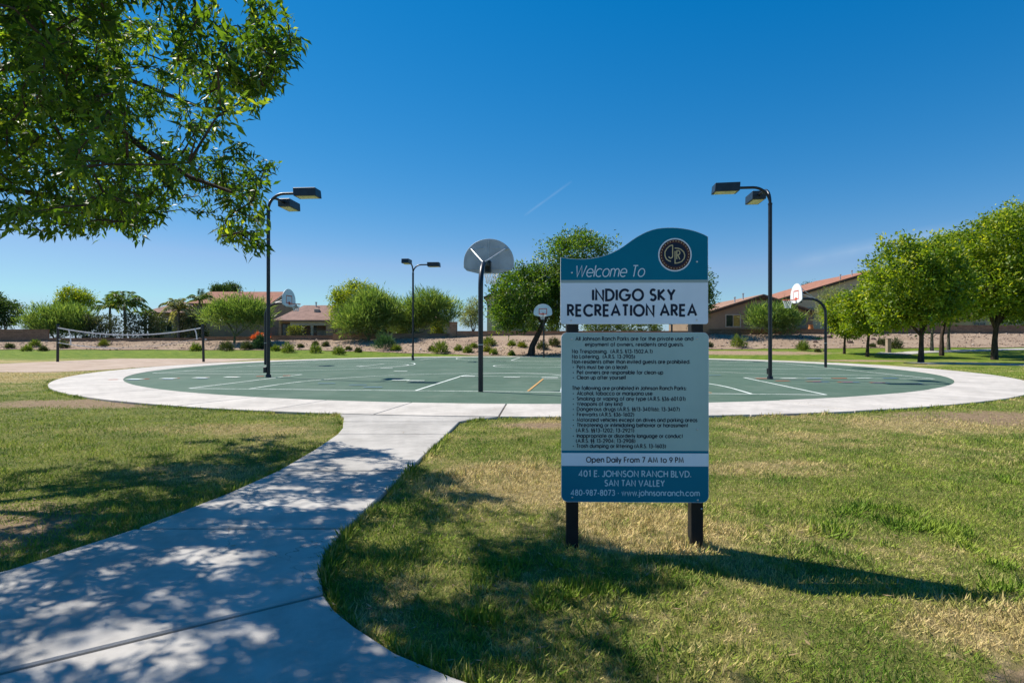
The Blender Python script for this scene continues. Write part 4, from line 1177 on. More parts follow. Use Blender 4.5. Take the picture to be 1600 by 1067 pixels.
# ------------------------------------------------------------------ trees
def rand_dir(n): return unit(RNG.normal(size=(n, 3)))

def leaves_around(C, rad, per, Lm, Wm, outward, center, droop=0.0, flat=0.75, up=0.2):
    """leaf kites scattered round cluster centres C"""
    n = len(C) * per
    base = np.repeat(C, per, 0)
    off = RNG.normal(size=(n, 3)) * (np.repeat(rad, per)[:, None] * 0.5) * np.array([1, 1, flat])
    P = base + off
    D = unit(unit(P - center) * outward + rand_dir(n) * 1.0 + np.array([0, 0, up - droop]))
    S = unit(np.cross(D, rand_dir(n)))
    L_ = Lm * RNG.uniform(0.45, 1.55, n); W_ = Wm * RNG.uniform(0.7, 1.3, n)
    return P, D, S, L_, W_

def connect(nodes, targets, step, wander=0.25, max_n=None):
    """grow a branch from the nearest existing node to every target; returns list of polylines"""
    nd = np.array(nodes, float); lines = []
    order = np.argsort([np.min(np.linalg.norm(nd - t, axis=1)) for t in targets])
    for i in order:
        t = targets[i]
        dist = np.linalg.norm(nd - t, axis=1) + np.maximum(0, nd[:, 2] - t[2]) * 0.8
        k = int(np.argmin(dist)); a = nd[k]
        Ls = np.linalg.norm(t - a); m = max(2, int(Ls / step))
        pts_ = [a]
        for q in range(1, m + 1):
            f = q / m
            p = a + (t - a) * f + np.array([0, 0, 0.12 * Ls * math.sin(math.pi * f)]) + (RNG.normal(size=3) * wander * step * 0.4 if q < m else 0)
            pts_.append(p)
        lines.append(pts_)
        nd = np.concatenate([nd, np.array(pts_[1:])])
    return lines

def tree(name, label, cat, base, lobes, trunk, trunk_r, leafmat, barkmat, ncl, per, leaf, clr, group=None, droop=0.0, outward=0.9, up=0.2, rb=0.02, wander=0.3, shell=0.55):
    """lobes: list of (cx,cy,cz,rx,ry,rz) relative to base; trunk: polylines relative to base"""
    t = empty(name, base)
    tag(t, label, cat, group)
    b = MB(); nodes = []
    for k, pl in enumerate(trunk):
        n_ = len(pl)
        r0 = trunk_r if k == 0 else trunk_r * 0.6
        rr_ = [r0 * (1 - 0.62 * i / (n_ - 1)) for i in range(n_)]
        rr_[0] *= 1.3 if k == 0 else 1
        b.tube(pl, rr_, 9)
        for i in range(n_ - 1):
            for f in (0, 0.33, 0.66): nodes.append(np.array(pl[i]) * (1 - f) + np.array(pl[i + 1]) * f)
        nodes.append(np.array(pl[-1]))
    zmin = min(l[2] - l[5] for l in lobes)
    nodes = [q for q in nodes if q[2] > zmin - 0.3] or [nodes[-1]]
    Cs, Rs, Cc = [], [], []
    vol = np.array([l[3] * l[4] * l[5] for l in lobes]); share = vol ** 0.75 / np.sum(vol ** 0.75)
    for l, s in zip(lobes, share):
        m = max(3, int(ncl * s))
        d = rand_dir(m); rr2 = RNG.uniform(shell, 1.0, m) ** 0.6 * RNG.uniform(0.86, 1.08, m) * (0.74 + 0.5 * vnoise(d[:, 0] * 1.6 + l[0] * 3, d[:, 1] * 1.1 + d[:, 2] * 1.9, 1.5, 51))
        Cs.append(np.array(l[:3]) + d * rr2[:, None] * np.array(l[3:])); Cc.append(np.repeat([l[:3]], m, 0))
        Rs.append(np.full(m, clr) * RNG.uniform(0.6, 1.4, m))
    C = np.concatenate(Cs); Rr = np.concatenate(Rs); Cc = np.concatenate(Cc)
    kp = C[:, 2] > 0.25
    C, Rr, Cc = C[kp], Rr[kp], Cc[kp]
    sel = RNG.permutation(len(C))[:min(len(C), 70)]
    for pl in connect(nodes, [C[i] for i in sel], 0.7, wander):
        n_ = len(pl); b.tube(pl, [rb * (1.7 - 1.2 * i / (n_ - 1)) for i in range(n_)], 5, cap=False)
    b.build('trunk', barkmat, t, smooth=True)
    P_, D_, S_2, L_, W_ = leaves_around(C, Rr, per, leaf[0], leaf[1], outward, np.repeat(Cc, per, 0), droop, 0.8, up)
    cl_t = np.repeat(RNG.normal(0, 0.22, len(C)), per)
    ti = np.clip(RNG.normal(0.45, 0.24, len(P_)) + cl_t, 0, 1)
    V_, F_, T_ = kite(P_, D_, S_2, L_, W_, RNG.uniform(0, 0.3, len(P_)), ti)
    link('crown', mesh_np('crown', V_, F_, {'tint': T_}), leafmat, t)
    return t

def T0(*p): return [tuple(q) for q in p]
# --- the leaning mesquite by the court
x, y, z = ground_at(829, 556)
s = y / FPX
def rel(px, py, dd=0.0, x0=x, y0=y, z0=z):
    d = y0 + dd
    return (wx(px, d) - x0, dd, wz(py, d) - z0)
L1, L2, L3, L4, L5 = rel(815, 462), rel(850, 440, 1.0), rel(905, 402, 0.8), rel(925, 450, -0.5), rel(880, 470, 1.5)
tree('mesquite_tree', 'large dark green mesquite with leaning trunk behind the far hoop', 'tree', (x, y, z - 0.05),
     [(*L1, 3.0, 3.0, 2.6), (*L2, 2.1, 2.6, 1.9), (*L3, 2.9, 2.8, 2.4), (*L4, 3.0, 3.0, 2.6), (*L5, 2.8, 3.0, 2.4), (*rel(795, 490), 1.8, 2.0, 1.5)],
     [T0((0, 0, -0.2), (0.15, 0, 0.9), (0.7, 0.1, 2.0), (1.2, 0.1, 3.1), (1.5, 0.1, 4.4), (2.0, 0.3, 6.0)),
      T0((1.1, 0.1, 2.9), (0.3, 0.2, 3.9), (-0.6, 0.1, 5.0)), T0((1.3, 0.1, 3.4), (2.8, -0.1, 4.8), (4.4, 0.2, 6.4))], 0.30,
     M['leaf_dark'], M['bark'], 1300, 36, (0.22, 0.12), 0.62, up=0.1, shell=0.35)

# --- row of broad-leaved trees on the right
ROW = [ # px, py base, crown: list of (px,py,rx m,rz m, dd), trunk r, label
 (1319, 553, [(1322, 492, 1.5, 1.6, 0)], 0.10, 'smallest round-crowned tree at the left end of the right-hand row'),
 (1355, 557.5, [(1350, 485, 1.8, 1.8, 0), (1376, 458, 1.5, 1.7, .4)], 0.12, 'small tree second from the left in the right-hand row'),
 (1438.6, 567, [(1405, 436, 1.95, 2.2, 0), (1452, 415, 1.8, 1.85, .5), (1440, 470, 2.0, 1.5, -.3), (1395, 488, 1.3, 1.0, 0.2), (1475, 450, 1.5, 1.6, 0)], 0.15, 'medium broad-crowned tree with short dark trunk at the apron edge'),
 (1471, 556, [(1480, 430, 2.0, 2.5, 0), (1510, 455, 1.9, 2.0, .6), (1500, 395, 1.9, 1.8, 0), (1525, 425, 2.1, 2.3, .4)], 0.15, 'tree with dark trunk just behind the medium broad-crowned one'),
 (1553.5, 562, [(1560, 398, 2.8, 2.8, 0), (1600, 378, 2.7, 3.0, .5), (1530, 455, 2.0, 1.7, -.5), (1590, 465, 2.5, 1.5, 0), (1650, 420, 3.0, 3.2, 0), (1512, 425, 2.0, 2.2, 0.6)], 0.19, 'largest tree of the row, crown cut by the right edge'),
]
for (px, py, cr, tr, lab) in ROW:
    x, y, z = ground_at(px, py)
    lobes = []
    for (cx_, cy_, rx_, rz_, dd) in cr:
        d = y + dd
        lobes.append((wx(cx_, d) - x, dd, wz(cy_, d) - z, rx_, rx_, rz_))
    zlow = min(l[2] - l[5] for l in lobes)
    cxm = sum(l[0] for l in lobes) / len(lobes); czm = sum(l[2] for l in lobes) / len(lobes)
    tp = [T0((0, 0, -0.2), (0.03, 0, 0.5 * zlow), (0.08 + cxm * 0.15, 0, zlow + 0.2), (cxm * 0.6, 0.1, 0.5 * (zlow + czm) + 0.3), (cxm, 0, czm))]
    for l in lobes[1:] if len(lobes) > 1 else []:
        tp.append(T0((0.05, 0, zlow * 0.8), (l[0] * 0.45, l[1] * 0.5, zlow + 0.5 * (l[2] - zlow)), (l[0] * 0.9, l[1], l[2])))
    nvol = sum(l[3] * l[4] * l[5] for l in lobes)
    ncl = int(80 + 120 * nvol ** 0.62)
    tree('broadleaf_tree', lab, 'tree', (x, y, z - 0.03), lobes, tp, tr, M['leaf_row'], M['bark'], ncl, 26, (0.19, 0.12), 0.44, 'row of trees on the right lawn', outward=0.8, up=0.0)
for (px, py, h_, lab) in ((1456, 549, 3.4, 'pale grey slender trunk standing behind the right-hand row'), (1482, 547, 3.8, 'grey slender trunk between the two largest trees of the row')):
    x, y, z = ground_at(px, py)
    tree('slender_tree', lab, 'tree', (x, y, z - 0.03), [(0.3, 0, h_ + 1.0, 2.0, 2.0, 1.7), (-0.9, 0.5, h_ + 0.4, 1.4, 1.6, 1.2)],
         [T0((0, 0, -0.2), (0.0, 0, 1.2), (0.1, 0, 2.4), (0.3, 0, h_ + 1)), T0((0.05, 0, 2.0), (-0.4, 0.2, 2.8), (-0.9, 0.4, h_ + .4))], 0.13,
         M['leaf_row'], M['bark_grey'], 170, 26, (0.19, 0.11), 0.5, 'slender trees behind the row')

# --- trees behind the walls and on the bank
def bank_tree(px, d, crown, kind, label, cat='tree', base_py=None, trunk_h=None, tr=0.12, name=None, dens=1.0):
    x = wx(px, d); z = gz(x, d)
    if base_py is not None: x, d, z = ground_at(px, base_py)
    lobes = []
    for (cx_, cy_, wpx, hpx) in crown:
        lobes.append((wx(cx_, d) - x, RNG.uniform(-0.4, 0.4), wz(cy_, d) - z, wpx / FPX * d, wpx / FPX * d * 0.9, hpx / FPX * d))
    zl = max(0.5, min(l[2] - l[5] for l in lobes)); c0 = lobes[0]
    tp = [T0((0, 0, -0.2), (0.05, 0, 0.5 * zl), (c0[0] * 0.3, 0, zl), (c0[0], 0, c0[2]))]
    for l in lobes: tp.append(T0((0.03, 0, 0.4 * zl), (l[0] * 0.4 + 0.3, 0, zl), (l[0] * 0.8 - 0.2, l[1], l[2])))
    nvol = sum(l[3] * l[4] * l[5] for l in lobes)
    if kind == 'verde': # fine, feathery, upswept twigs
        ncl = int(dens * (70 + 48 * nvol ** 0.6))
        return tree(name or 'palo_verde_tree', label, cat, (x, d, z), lobes, tp, tr, M['leaf_verde'], M['bark_green'], ncl, 30, (0.62, 0.034), 0.8, 'feathery desert trees along the walls', outward=1.0, up=1.15, wander=0.5, shell=0.3)
    if kind == 'olive':
        return tree(name or 'thin_desert_tree', label, cat, (x, d, z), lobes, tp, tr, M['leaf_olive'], M['bark_grey'], int(dens * (70 + 50 * nvol ** 0.6)), 24, (0.30, 0.05), 0.6, outward=0.9, up=0.3, wander=0.5, shell=0.3)
    lm = {'yellow': M['leaf_yellow'], 'blue': M['leaf_blue'], 'dark': M['leaf_dark']}[kind]
    return tree(name or 'shade_tree', label, cat, (x, d, z), lobes, tp, tr, lm, M['bark'], int(dens * (70 + 60 * nvol ** 0.62)), 24, (0.27, 0.13), 0.7, 'shade trees behind the walls', up=0.1)

bank_tree(8, 70, [(5, 490, 22, 20), (-25, 480, 30, 26)], 'blue', 'dark tree cut by the left edge of the view')
bank_tree(118, 84, [(112, 464, 18, 16), (128, 472, 16, 14), (100, 482, 14, 14)], 'yellow', 'tall rounded tree rising behind the feathery tree at far left')
bank_tree(85, 69, [(70, 500, 24, 18), (105, 498, 30, 20), (130, 508, 16, 14), (90, 512, 40, 12)], 'verde', 'broad feathery tree left of the palms, behind the net', dens=1.3)
bank_tree(345, 100, [(343, 453, 7, 6)], 'blue', 'small round treetop above the left tiled roof')
bank_tree(362, 100, [(362, 452, 11, 7)], 'blue', 'wider treetop above the ridge of the left tiled roof')
bank_tree(366, 60, [(345, 492, 26, 16), (390, 490, 28, 18), (366, 482, 24, 14), (405, 500, 18, 12)], 'verde', 'feathery tree left of the left lamp post', base_py=537)
bank_tree(560, 72, [(560, 465, 32, 22), (545, 485, 26, 20), (585, 475, 24, 18), (535, 470, 16, 14)], 'yellow', 'round yellow-green tree above the brown patio house', dens=1.3)
bank_tree(575, 58, [(575, 492, 36, 24), (548, 505, 24, 16), (600, 488, 26, 22), (580, 470, 20, 12)], 'verde', 'feathery tree with slanted trunk beside the patio house', base_py=533, dens=1.35)
bank_tree(640, 63, [(650, 490, 30, 22), (622, 500, 22, 18), (685, 488, 28, 22), (665, 468, 18, 10)], 'verde', 'wide feathery tree behind the distant lamp post', dens=1.35)
bank_tree(738, 66, [(735, 495, 17, 16), (742, 480, 10, 12)], 'olive', 'thin wispy tree just left of the near hoop pole', name='wispy_tree')
bank_tree(1085, 62, [(1083, 445, 30, 22), (1095, 470, 24, 18), (1070, 480, 30, 20)], 'dark', 'tree peeking out from behind the right edge of the sign')
bank_tree(1205, 59, [(1190, 497, 20, 14), (1215, 493, 22, 15), (1235, 502, 17, 13)], 'verde', 'feathery tree in front of the brown gabled house', base_py=526, dens=1.2)
bank_tree(1305, 64, [(1300, 470, 20, 20), (1318, 485, 16, 16), (1290, 490, 14, 12)], 'olive', 'greyish thin tree beside the two-storey house')
bank_tree(1275, 110, [(1268, 449, 10, 4)], 'blue', 'dark treetop showing left of the two-storey roof')
bank_tree(1590, 70, [(1570, 490, 22, 16), (1610, 480, 30, 24)], 'dark', 'dark tree behind the wall at the right edge')
bank_tree(475, 90, [(470, 505, 10, 8)], 'dark', 'low dark tree behind the patio house') if False else None
# hedge plants behind the low wall
for (px, py, w_, h_, mt, lab) in ((462, 518, 7, 6, 'leaf_shrub_y', 'bright yellow-green plant on the patio house porch'), (684, 512, 9, 10, 'leaf_shrub_y', 'bright yellow-green plant behind the wall near the distant lamp post'),
                                  (160, 512, 24, 18, 'leaf_shrub_d', 'dark hedge under the palms'), (226, 512, 32, 20, 'leaf_shrub_d', 'dark hedge between the two pairs of palms'), (298, 512, 24, 18, 'leaf_shrub_d', 'dark hedge under the pale palm'),
                                  (600, 514, 34, 10, 'leaf_shrub_d', 'dark hedge behind the feathery trees'), (850, 508, 22, 14, 'leaf_shrub', 'green hedge behind the far hoop pole'), (975, 512, 60, 12, 'leaf_shrub', 'long hedge seen in the gap of the sign')):
    d = 68.5
    x = wx(px, d); z = gz(x, d); h2 = wz(py - h_, d) - z; rx = w_ / FPX * d
    t = empty('hedge_plant', (x, d, z)); tag(t, lab, 'plant', 'plants behind the walls')
    m = int(50 + 45 * rx)
    C = RNG.uniform(-1, 1, (m, 3)) * np.array([rx, 0.7, h2 / 2]) + np.array([0, 0, h2 / 2])
    P_, D_, S_2, L_, W_ = leaves_around(C, np.full(m, 0.45), 26, 0.24, 0.11, 0.6, np.array([0, 0, 0]), up=0.4)
    V_, F_, T_ = kite(P_, D_, S_2, L_, W_, RNG.uniform(0, .3, len(P_)), RNG.random(len(P_)))
    link('foliage', mesh_np('foliage', V_, F_, {'tint': T_}), M[mt], t)
    st = MB()
    for i in range(5): st.tube([(rx * (i - 2) * 0.2, 0, -0.1), (rx * (i - 2) * 0.35, 0.1, h2 * 0.6)], [0.04, 0.02], 5)
    st.build('stem', M['bark'], t)

# --- palms
def palm(px, d, py, rad_px, label, mat, nf=18, droop=1.0, tr=0.16):
    x = wx(px, d); z = gz(x, d); top = wz(py, d) - z; Rf = rad_px / FPX * d * 1.4
    t = empty('palm_tree', (x, d, z)); tag(t, label, 'palm tree', 'palms behind the left wall')
    MB().tube([(0, 0, -0.2), (0.05, 0, top * 0.4), (-0.04, 0, top * 0.8), (0, 0, top)], [tr * 1.3, tr, tr * 0.9, tr * 0.75], 9).build('trunk', M['bark_grey'], t, smooth=True)
    for i in range(nf):
        a = 2 * math.pi * i / nf * 2.4 + random.uniform(-.2, .2); el = random.uniform(0.25, 1.55)
        Lf = Rf * random.uniform(0.8, 1.1)
        sp = []
        for q in range(13):
            f = q / 12
            rr_ = Lf * (f * math.cos(el) * 1.0 + 0.12 * f); zz = Lf * (f * math.sin(el) - droop * (0.75 - 0.33 * el) * f ** 2.6)
            sp.append(Vector((math.cos(a) * rr_, math.sin(a) * rr_, top + zz)))
        fr = MB().tube(sp, [0.03 * (1 - 0.8 * q / 12) for q in range(13)], 4, cap=False).build('frond', M['bark_green'], t)
        Pl, Dl = [], []
        for q in range(36):
            f = 0.12 + 0.88 * q / 36; k = min(11, int(f * 12)); p = sp[k].lerp(sp[k + 1], f * 12 - k)
            tn = (sp[k + 1] - sp[k]).normalized(); sd = Vector((-math.sin(a), math.cos(a), 0))
            for s in (-1, 1):
                dv = (sd * s * 0.8 + tn * 0.7 + Vector((0, 0, -0.35 - 0.3 * random.random()))).normalized()
                Pl.append(p); Dl.append(dv)
        Pl, Dl = np.array(Pl), np.array(Dl)
        n_ = len(Pl)
        Sl = unit(np.cross(Dl, np.array([0, 0, 1.0]) + RNG.normal(size=(n_, 3)) * 0.3))
        V_, F_, T_ = kite(Pl, Dl, Sl, Lf * 0.27 * RNG.uniform(0.7, 1.15, n_), np.full(n_, 0.075), RNG.uniform(0, .35, n_), np.clip(RNG.normal(0.4 + 0.3 * (el < 0.4), 0.22, n_), 0, 1))
        link('leaflets', mesh_np('leaflets', V_, F_, {'tint': T_}), mat, fr)
palm(172, 72, 481, 20, 'yellowish palm, left one of the close pair', M['palm'])
palm(195, 69, 477, 26, 'taller dark palm, right one of the close pair', M['palm'], 22)
palm(279, 68, 486, 24, 'pale drooping palm in front of the left tiled house', M['palm_pale'], 20, 1.25)
palm(312, 71, 469, 17, 'palm at the corner of the left tiled roof', M['palm'], 14)
palm(227, 76, 492, 14, 'small low palm between the close pair and the pale palm', M['palm'], 12)

# --- desert shrubs on the bank
SH = [ # px, py, width px, material, label
 (15, 545, 11, 'd', 'dark purple-grey shrub at the left end of the gravel bank'), (55, 542, 14, 's', 'light green shrub on the bank left of the net'), (42, 549, 12, 's', 'low green shrub at the lawn edge, far left'),
 (68, 549, 12, 'd', 'dark shrub at the lawn edge left of the net post'), (100, 545, 15, 'd', 'dark shrub just behind the left net post'), (162, 541, 12, 'y', 'yellow-green shrub seen through the volleyball net'),
 (306, 549, 17, 's', 'green shrub against the right net post'), (354, 549, 18, 'd', 'dark green shrub right of the right net post'), (386, 547, 16, 'd', 'dark shrub between net post and flowering bush'),
 (431, 549, 13, 's', 'green shrub touching the right side of the left lamp post'), (450, 551.5, 18, 's', 'bushy green shrub right of the left lamp post'), (470, 544, 10, 'd', 'small dull shrub in front of the porch'),
 (493, 540, 9, 'd', 'tiny dark shrub high on the bank under the porch'), (509, 542, 10, 'd', 'small brownish shrub right of the porch shrub'), (493, 552, 16, 's', 'green mound shrub at the lawn edge under the porch'),
 (530, 554.5, 16, 's', 'green shrub low on the bank, left of the slanted trunk'), (545, 548, 8, 'd', 'little dark shrub in the tree shade'), (560, 551, 10, 'd', 'dark shrub below the slanted trunk'),
 (602, 546, 30, 't', 'large blue-green bush on the shaded bank'), (619, 548, 14, 's', 'olive shrub leaning on the blue-green bush'), (675, 549, 10, 'd', 'small dark shrub right of the distant lamp post'),
 (688, 552.5, 22, 's', 'wide green shrub right of the distant lamp post'), (716, 549, 11, 's', 'green shrub midway to the near hoop pole'), (731, 552, 14, 's', 'low green shrub just left of the near hoop pole'),
 (740, 544, 10, 's', 'upper shrub just left of the near hoop pole'), (764, 540, 18, 's', 'wide shrub right of the near hoop pole, high on the bank'), (761, 550, 11, 'y', 'yellowish shrub right of the near hoop pole'),
 (771, 555, 12, 's', 'shrub at the foot of the bank right of the near hoop pole'), (800, 541, 11, 's', 'shrub left of the leaning mesquite trunk, upper bank'), (816, 543, 13, 'y', 'yellow-green flat shrub beside the leaning trunk'),
 (799, 556, 10, 's', 'spiky shrub at the foot of the bank left of the leaning trunk'), (847, 546, 15, 'd', 'dark shrub behind the far hoop pole'), (866, 541, 16, 'd', 'purple-grey shrub close to the sign edge'),
 (1109, 543, 9, 'd', 'dark shrub just right of the sign'), (1154, 543, 20, 's', 'green shrub in the shade between sign and right lamp'), (1254, 548, 18, 's', 'neat round dark green shrub right of the right lamp'),
 (1278, 550, 7, 'd', 'tiny shrub at the right hoop pole'), (1363, 543, 9, 'd', 'small shrub left of the stone post'), (1378, 540, 13, 'd', 'shrub just behind the stone post'), (1399, 545, 18, 'd', 'wide dark shrub right of the stone post'),
]
for (px, py, w_, k, lab) in SH:
    x, y, z = ground_at(px, py)
    rx = w_ / 2 / FPX * y * 1.05; h2 = rx * random.uniform(1.0, 1.5) if k != 't' else rx * 1.5
    t = empty('desert_shrub', (x, y, z)); tag(t, lab, 'shrub', 'shrubs on the gravel bank')
    mt = M[{'s': 'leaf_shrub', 'd': 'leaf_shrub_d', 'y': 'leaf_shrub_y', 't': 'leaf_teal'}[k]]
    n_ = int(420 + 500 * rx)
    dd = rand_dir(n_); dd[:, 2] = np.abs(dd[:, 2]) * 1.1 + 0.05
    rr_ = RNG.uniform(0.15, 0.9, n_) ** 0.6
    lump = 0.62 + 0.75 * vnoise(dd[:, 0] * 2 + x, dd[:, 1] * 2 + dd[:, 2] * 2 + y, 1.3, 41)
    P_ = dd * (rr_ * lump)[:, None] * np.array([rx, rx, h2])
    D_ = unit(dd * 1.1 + rand_dir(n_) * 0.6 + np.array([0, 0, 0.5])); S_2 = unit(np.cross(D_, rand_dir(n_)))
    V_, F_, T_ = kite(P_, D_, S_2, rx * 0.42 * RNG.uniform(.5, 1.6, n_) + 0.06, RNG.uniform(0.028, 0.05, n_), RNG.uniform(0, .2, n_), RNG.random(n_))
    link('foliage', mesh_np('foliage', V_, F_, {'tint': T_}), mt, t)
    st = MB()
    for i in range(4): st.tube([(0, 0, -0.1), (rx * 0.5 * math.cos(i * 1.6), rx * 0.5 * math.sin(i * 1.6), h2 * 0.6)], [0.025, 0.01], 4)
    st.build('stem', M['bark'], t)
# flowering bush by the lamp
x, y, z = ground_at(409, 545)
t = empty('flowering_bush', (x, y, z)); tag(t, 'tall bush with orange-red flowers left of the left lamp post', 'bush')
n_ = 2600; dd = rand_dir(n_); dd[:, 2] = np.abs(dd[:, 2]); P_ = dd * (RNG.uniform(0.2, 1, n_) ** 0.5)[:, None] * np.array([0.95, 0.8, 1.45])
D_ = unit(dd + rand_dir(n_) * 0.7 + np.array([0, 0, .4])); S_2 = unit(np.cross(D_, rand_dir(n_)))
V_, F_, T_ = kite(P_, D_, S_2, RNG.uniform(.14, .3, n_), RNG.uniform(.05, .08, n_), RNG.uniform(0, .2, n_), RNG.random(n_))
link('foliage', mesh_np('foliage', V_, F_, {'tint': T_}), M['leaf_teal'], t)
n_ = 260; cc = np.array([(-0.75, 0, 1.35), (-0.35, -.1, 1.6), (-0.9, -.2, 1.15), (0.3, -.2, 1.5), (-0.55, -.3, 1.3), (0.75, 0, 1.25)])
P_ = cc[RNG.integers(0, 6, n_)] + RNG.normal(size=(n_, 3)) * 0.12; D_ = rand_dir(n_); S_2 = unit(np.cross(D_, rand_dir(n_)))
V_, F_, T_ = kite(P_, D_, S_2, np.full(n_, .13), np.full(n_, .09), np.zeros(n_), RNG.random(n_))
link('blossom', mesh_np('blossom', V_, F_, {'tint': T_}), M['petal'], t)
st = MB()
for i in range(5): st.tube([(0, 0, -0.1), (0.4 * math.cos(i * 1.3), 0.4 * math.sin(i * 1.3), 0.9)], [0.04, 0.015], 5)
st.build('stem', M['bark'], t)

# --- rocks on the right bank
for (px, py, w_, lab) in ((1255, 528, 0.30, 'small dark rock high on the bank above the round shrub'), (1274.5, 536, 0.42, 'dark reddish rock left of the right hoop pole'), (1296, 528, 0.42, 'dark rock high on the bank right of the hoop pole'),
                          (1338.6, 529, 0.45, 'dark rock high on the bank between the two small trees'), (1328, 536, 0.5, 'dark rock on the bank right of the smallest tree'), (1288, 549, 0.25, 'little rock at the foot of the right hoop pole'), (1365, 531, 0.4, 'dark rock up the bank left of the stone post')):
    x, y, z = ground_at(px, py)
    bm = bmesh.new(); bmesh.ops.create_icosphere(bm, subdivisions=2, radius=w_)
    for v in bm.verts: v.co *= random.uniform(0.8, 1.15); v.co.z *= 0.7
    me = bpy.data.meshes.new('rock'); bm.to_mesh(me); bm.free()
    o = link('rock', me, M['rock']); o.scale = (0.62, 0.62, 0.62); o.location = (x, y, z + w_ * 0.12); o.rotation_euler = (0, 0, random.uniform(0, 6))
    tag(o, lab, 'rock', 'rocks on the right gravel bank')

# --- stone post and side paths on the right
x, y, z = ground_at(1388, 550.5)
t = empty('stone_post', (x, y, z)); tag(t, 'tan stone bollard at the start of the right side path', 'bollard')
MB().box(-0.16, 0.16, -0.16, 0.16, -0.15, 1.12).build('shaft', M['stone_post'], t, bevel=0.02)
MB().box(-0.19, 0.19, -0.19, 0.19, 1.122, 1.2).build('cap', M['stone_post'], t, bevel=0.02)
def far_path(name, pxs, label, w=1.5):
    P0 = [ground_at(*p) for p in pxs]
    b = MB(); vs_, fs_ = [], []
    pts_ = []
    for i in range(len(P0) - 1):
        for f in range(8): pts_.append(Vector(P0[i]).lerp(Vector(P0[i + 1]), f / 8))
    pts_.append(Vector(P0[-1]))
    for i, p in enumerate(pts_):
        tn = (pts_[min(i + 1, len(pts_) - 1)] - pts_[max(i - 1, 0)]); tn.z = 0; tn.normalize(); nn = Vector((-tn.y, tn.x, 0)) * w / 2
        for s in (1, -1):
            q = p + nn * s; vs_.append((q.x, q.y, gz(q.x, q.y) + 0.05))
    for i in range(len(pts_) - 1): fs_.append((2 * i, 2 * i + 1, 2 * i + 3, 2 * i + 2))
    n_ = len(vs_)
    vs2 = vs_ + [(a, b_, c - 0.12) for a, b_, c in vs_]
    for i in range(len(pts_) - 1):
        fs_.append((2 * i, 2 * i + 2, n_ + 2 * i + 2, n_ + 2 * i)); fs_.append((2 * i + 1, n_ + 2 * i + 1, n_ + 2 * i + 3, 2 * i + 3))
    o1 = b.add(vs2, fs_).build(name, M['path'])
    tag(o1, label, 'path', kind='structure')
far_path('side_path', [(1372, 552), (1405, 553.5), (1435, 551), (1500, 548.5), (1570, 546.5), (1650, 545)], 'thin side path running to the right along the gravel bank')
far_path('side_path', [(1430, 568.5), (1480, 568), (1530, 569), (1600, 571), (1700, 572)], 'side path crossing the right lawn under the trees')

# ------------------------------------------------------------------ walls
def wall(px0, px1, top_py, label, mat='block', name='block_wall'):
    xa, xb = wx(px0, 62), wx(px1, 62)
    ya, yb2 = yw(xa), yw(xb)
    y = 0.5 * (ya + yb2); xa, xb = wx(px0, y), wx(px1, y)
    z0 = min(gz(xa, y + 0.5), gz(xb, y + 0.5)) - 0.6; z1 = wz(top_py, y)
    t = empty(name, ((xa + xb) / 2, y, z0 + 0.6)); tag(t, label, 'wall', 'block walls along the gravel bank')
    hw = (xb - xa) / 2 - 0.004
    MB().box(-hw, hw, 0, 0.2, -0.6, z1 - z0 - 0.6 - 0.08).build('wall', M[mat], t)
    MB().box(-hw, hw, -0.03, 0.23, z1 - z0 - 0.6 - 0.078, z1 - z0 - 0.6).build('coping', M[mat], t)
wall(-120, 75, 514.5, 'brown block wall at the far left, tallest of the left walls')
wall(75, 318, 528.0, 'long low brown wall behind the volleyball net')
wall(318, 425, 526.0, 'low brown wall left of the left lamp post')
wall(425, 520, 524.0, 'low brown wall in front of the porch')
wall(520, 703, 521.0, 'tan block wall behind the feathery trees', 'block_tan')
wall(714, 878, 517.2, 'tan block wall behind near and far hoops', 'block_tan')
wall(878, 1108, 517.0, 'tan wall seen through the gap of the sign', 'block_tan')
wall(1108, 1310, 514.0, 'dark brown wall in front of the gabled house')
wall(1310, 1720, 508.0, 'brown wall behind the right-hand trees')
def pillar(px, y, w_, top_py, label):
    x = wx(px, y); z0 = gz(x, y); z1 = wz(top_py, y)
    t = empty('wall_pillar', (x, y, z0)); tag(t, label, 'pillar', 'pillars of the block walls')
    MB().box(-w_, w_, -w_, w_, -0.4, z1 - z0 - 0.1).build('shaft', M['block_tan'], t, bevel=0.02)
    MB().box(-w_ - .05, w_ + .05, -w_ - .05, w_ + .05, z1 - z0 - 0.099, z1 - z0).build('cap', M['block_tan'], t, bevel=0.02)
xx = wx(708.5, 62)
pillar(708.5, yw(xx) + 0.1, 0.40, 503, 'tan block pillar between the two tan walls')
# view fence bars over the low walls
def fence(px0, px1, y, z0, z1, label):
    xa, xb = wx(px0, y), wx(px1, y)
    t = empty('iron_fence', ((xa + xb) / 2, y, z0)); tag(t, label, 'fence', 'iron fences above the walls')
    hw = (xb - xa) / 2; h_ = z1 - z0
    for zz in (0.1, h_ - 0.08): MB().box(-hw, hw, -0.015, 0.015, zz, zz + 0.035).build('rail', M['lamp_metal'], t)
    n_ = int(2 * hw / 0.14); pk = None
    for i in range(n_):
        if pk is None: pk = MB().box(-0.008, 0.008, -0.0165, 0.0165, 0.0, h_).build('picket', M['lamp_metal'], t); ob = pk
        else: ob = pk.copy(); col.objects.link(ob); ob.parent = t
        ob.location = (-hw + 0.07 + i * 0.14, 0, 0)
fence(430, 506, yw(wx(468, 62)) + 0.1, wz(524, yw(wx(468, 62)) + 0.1) + 0.002, wz(512, yw(wx(468, 62)) + 0.1), 'dark iron view fence on the wall before the porch')

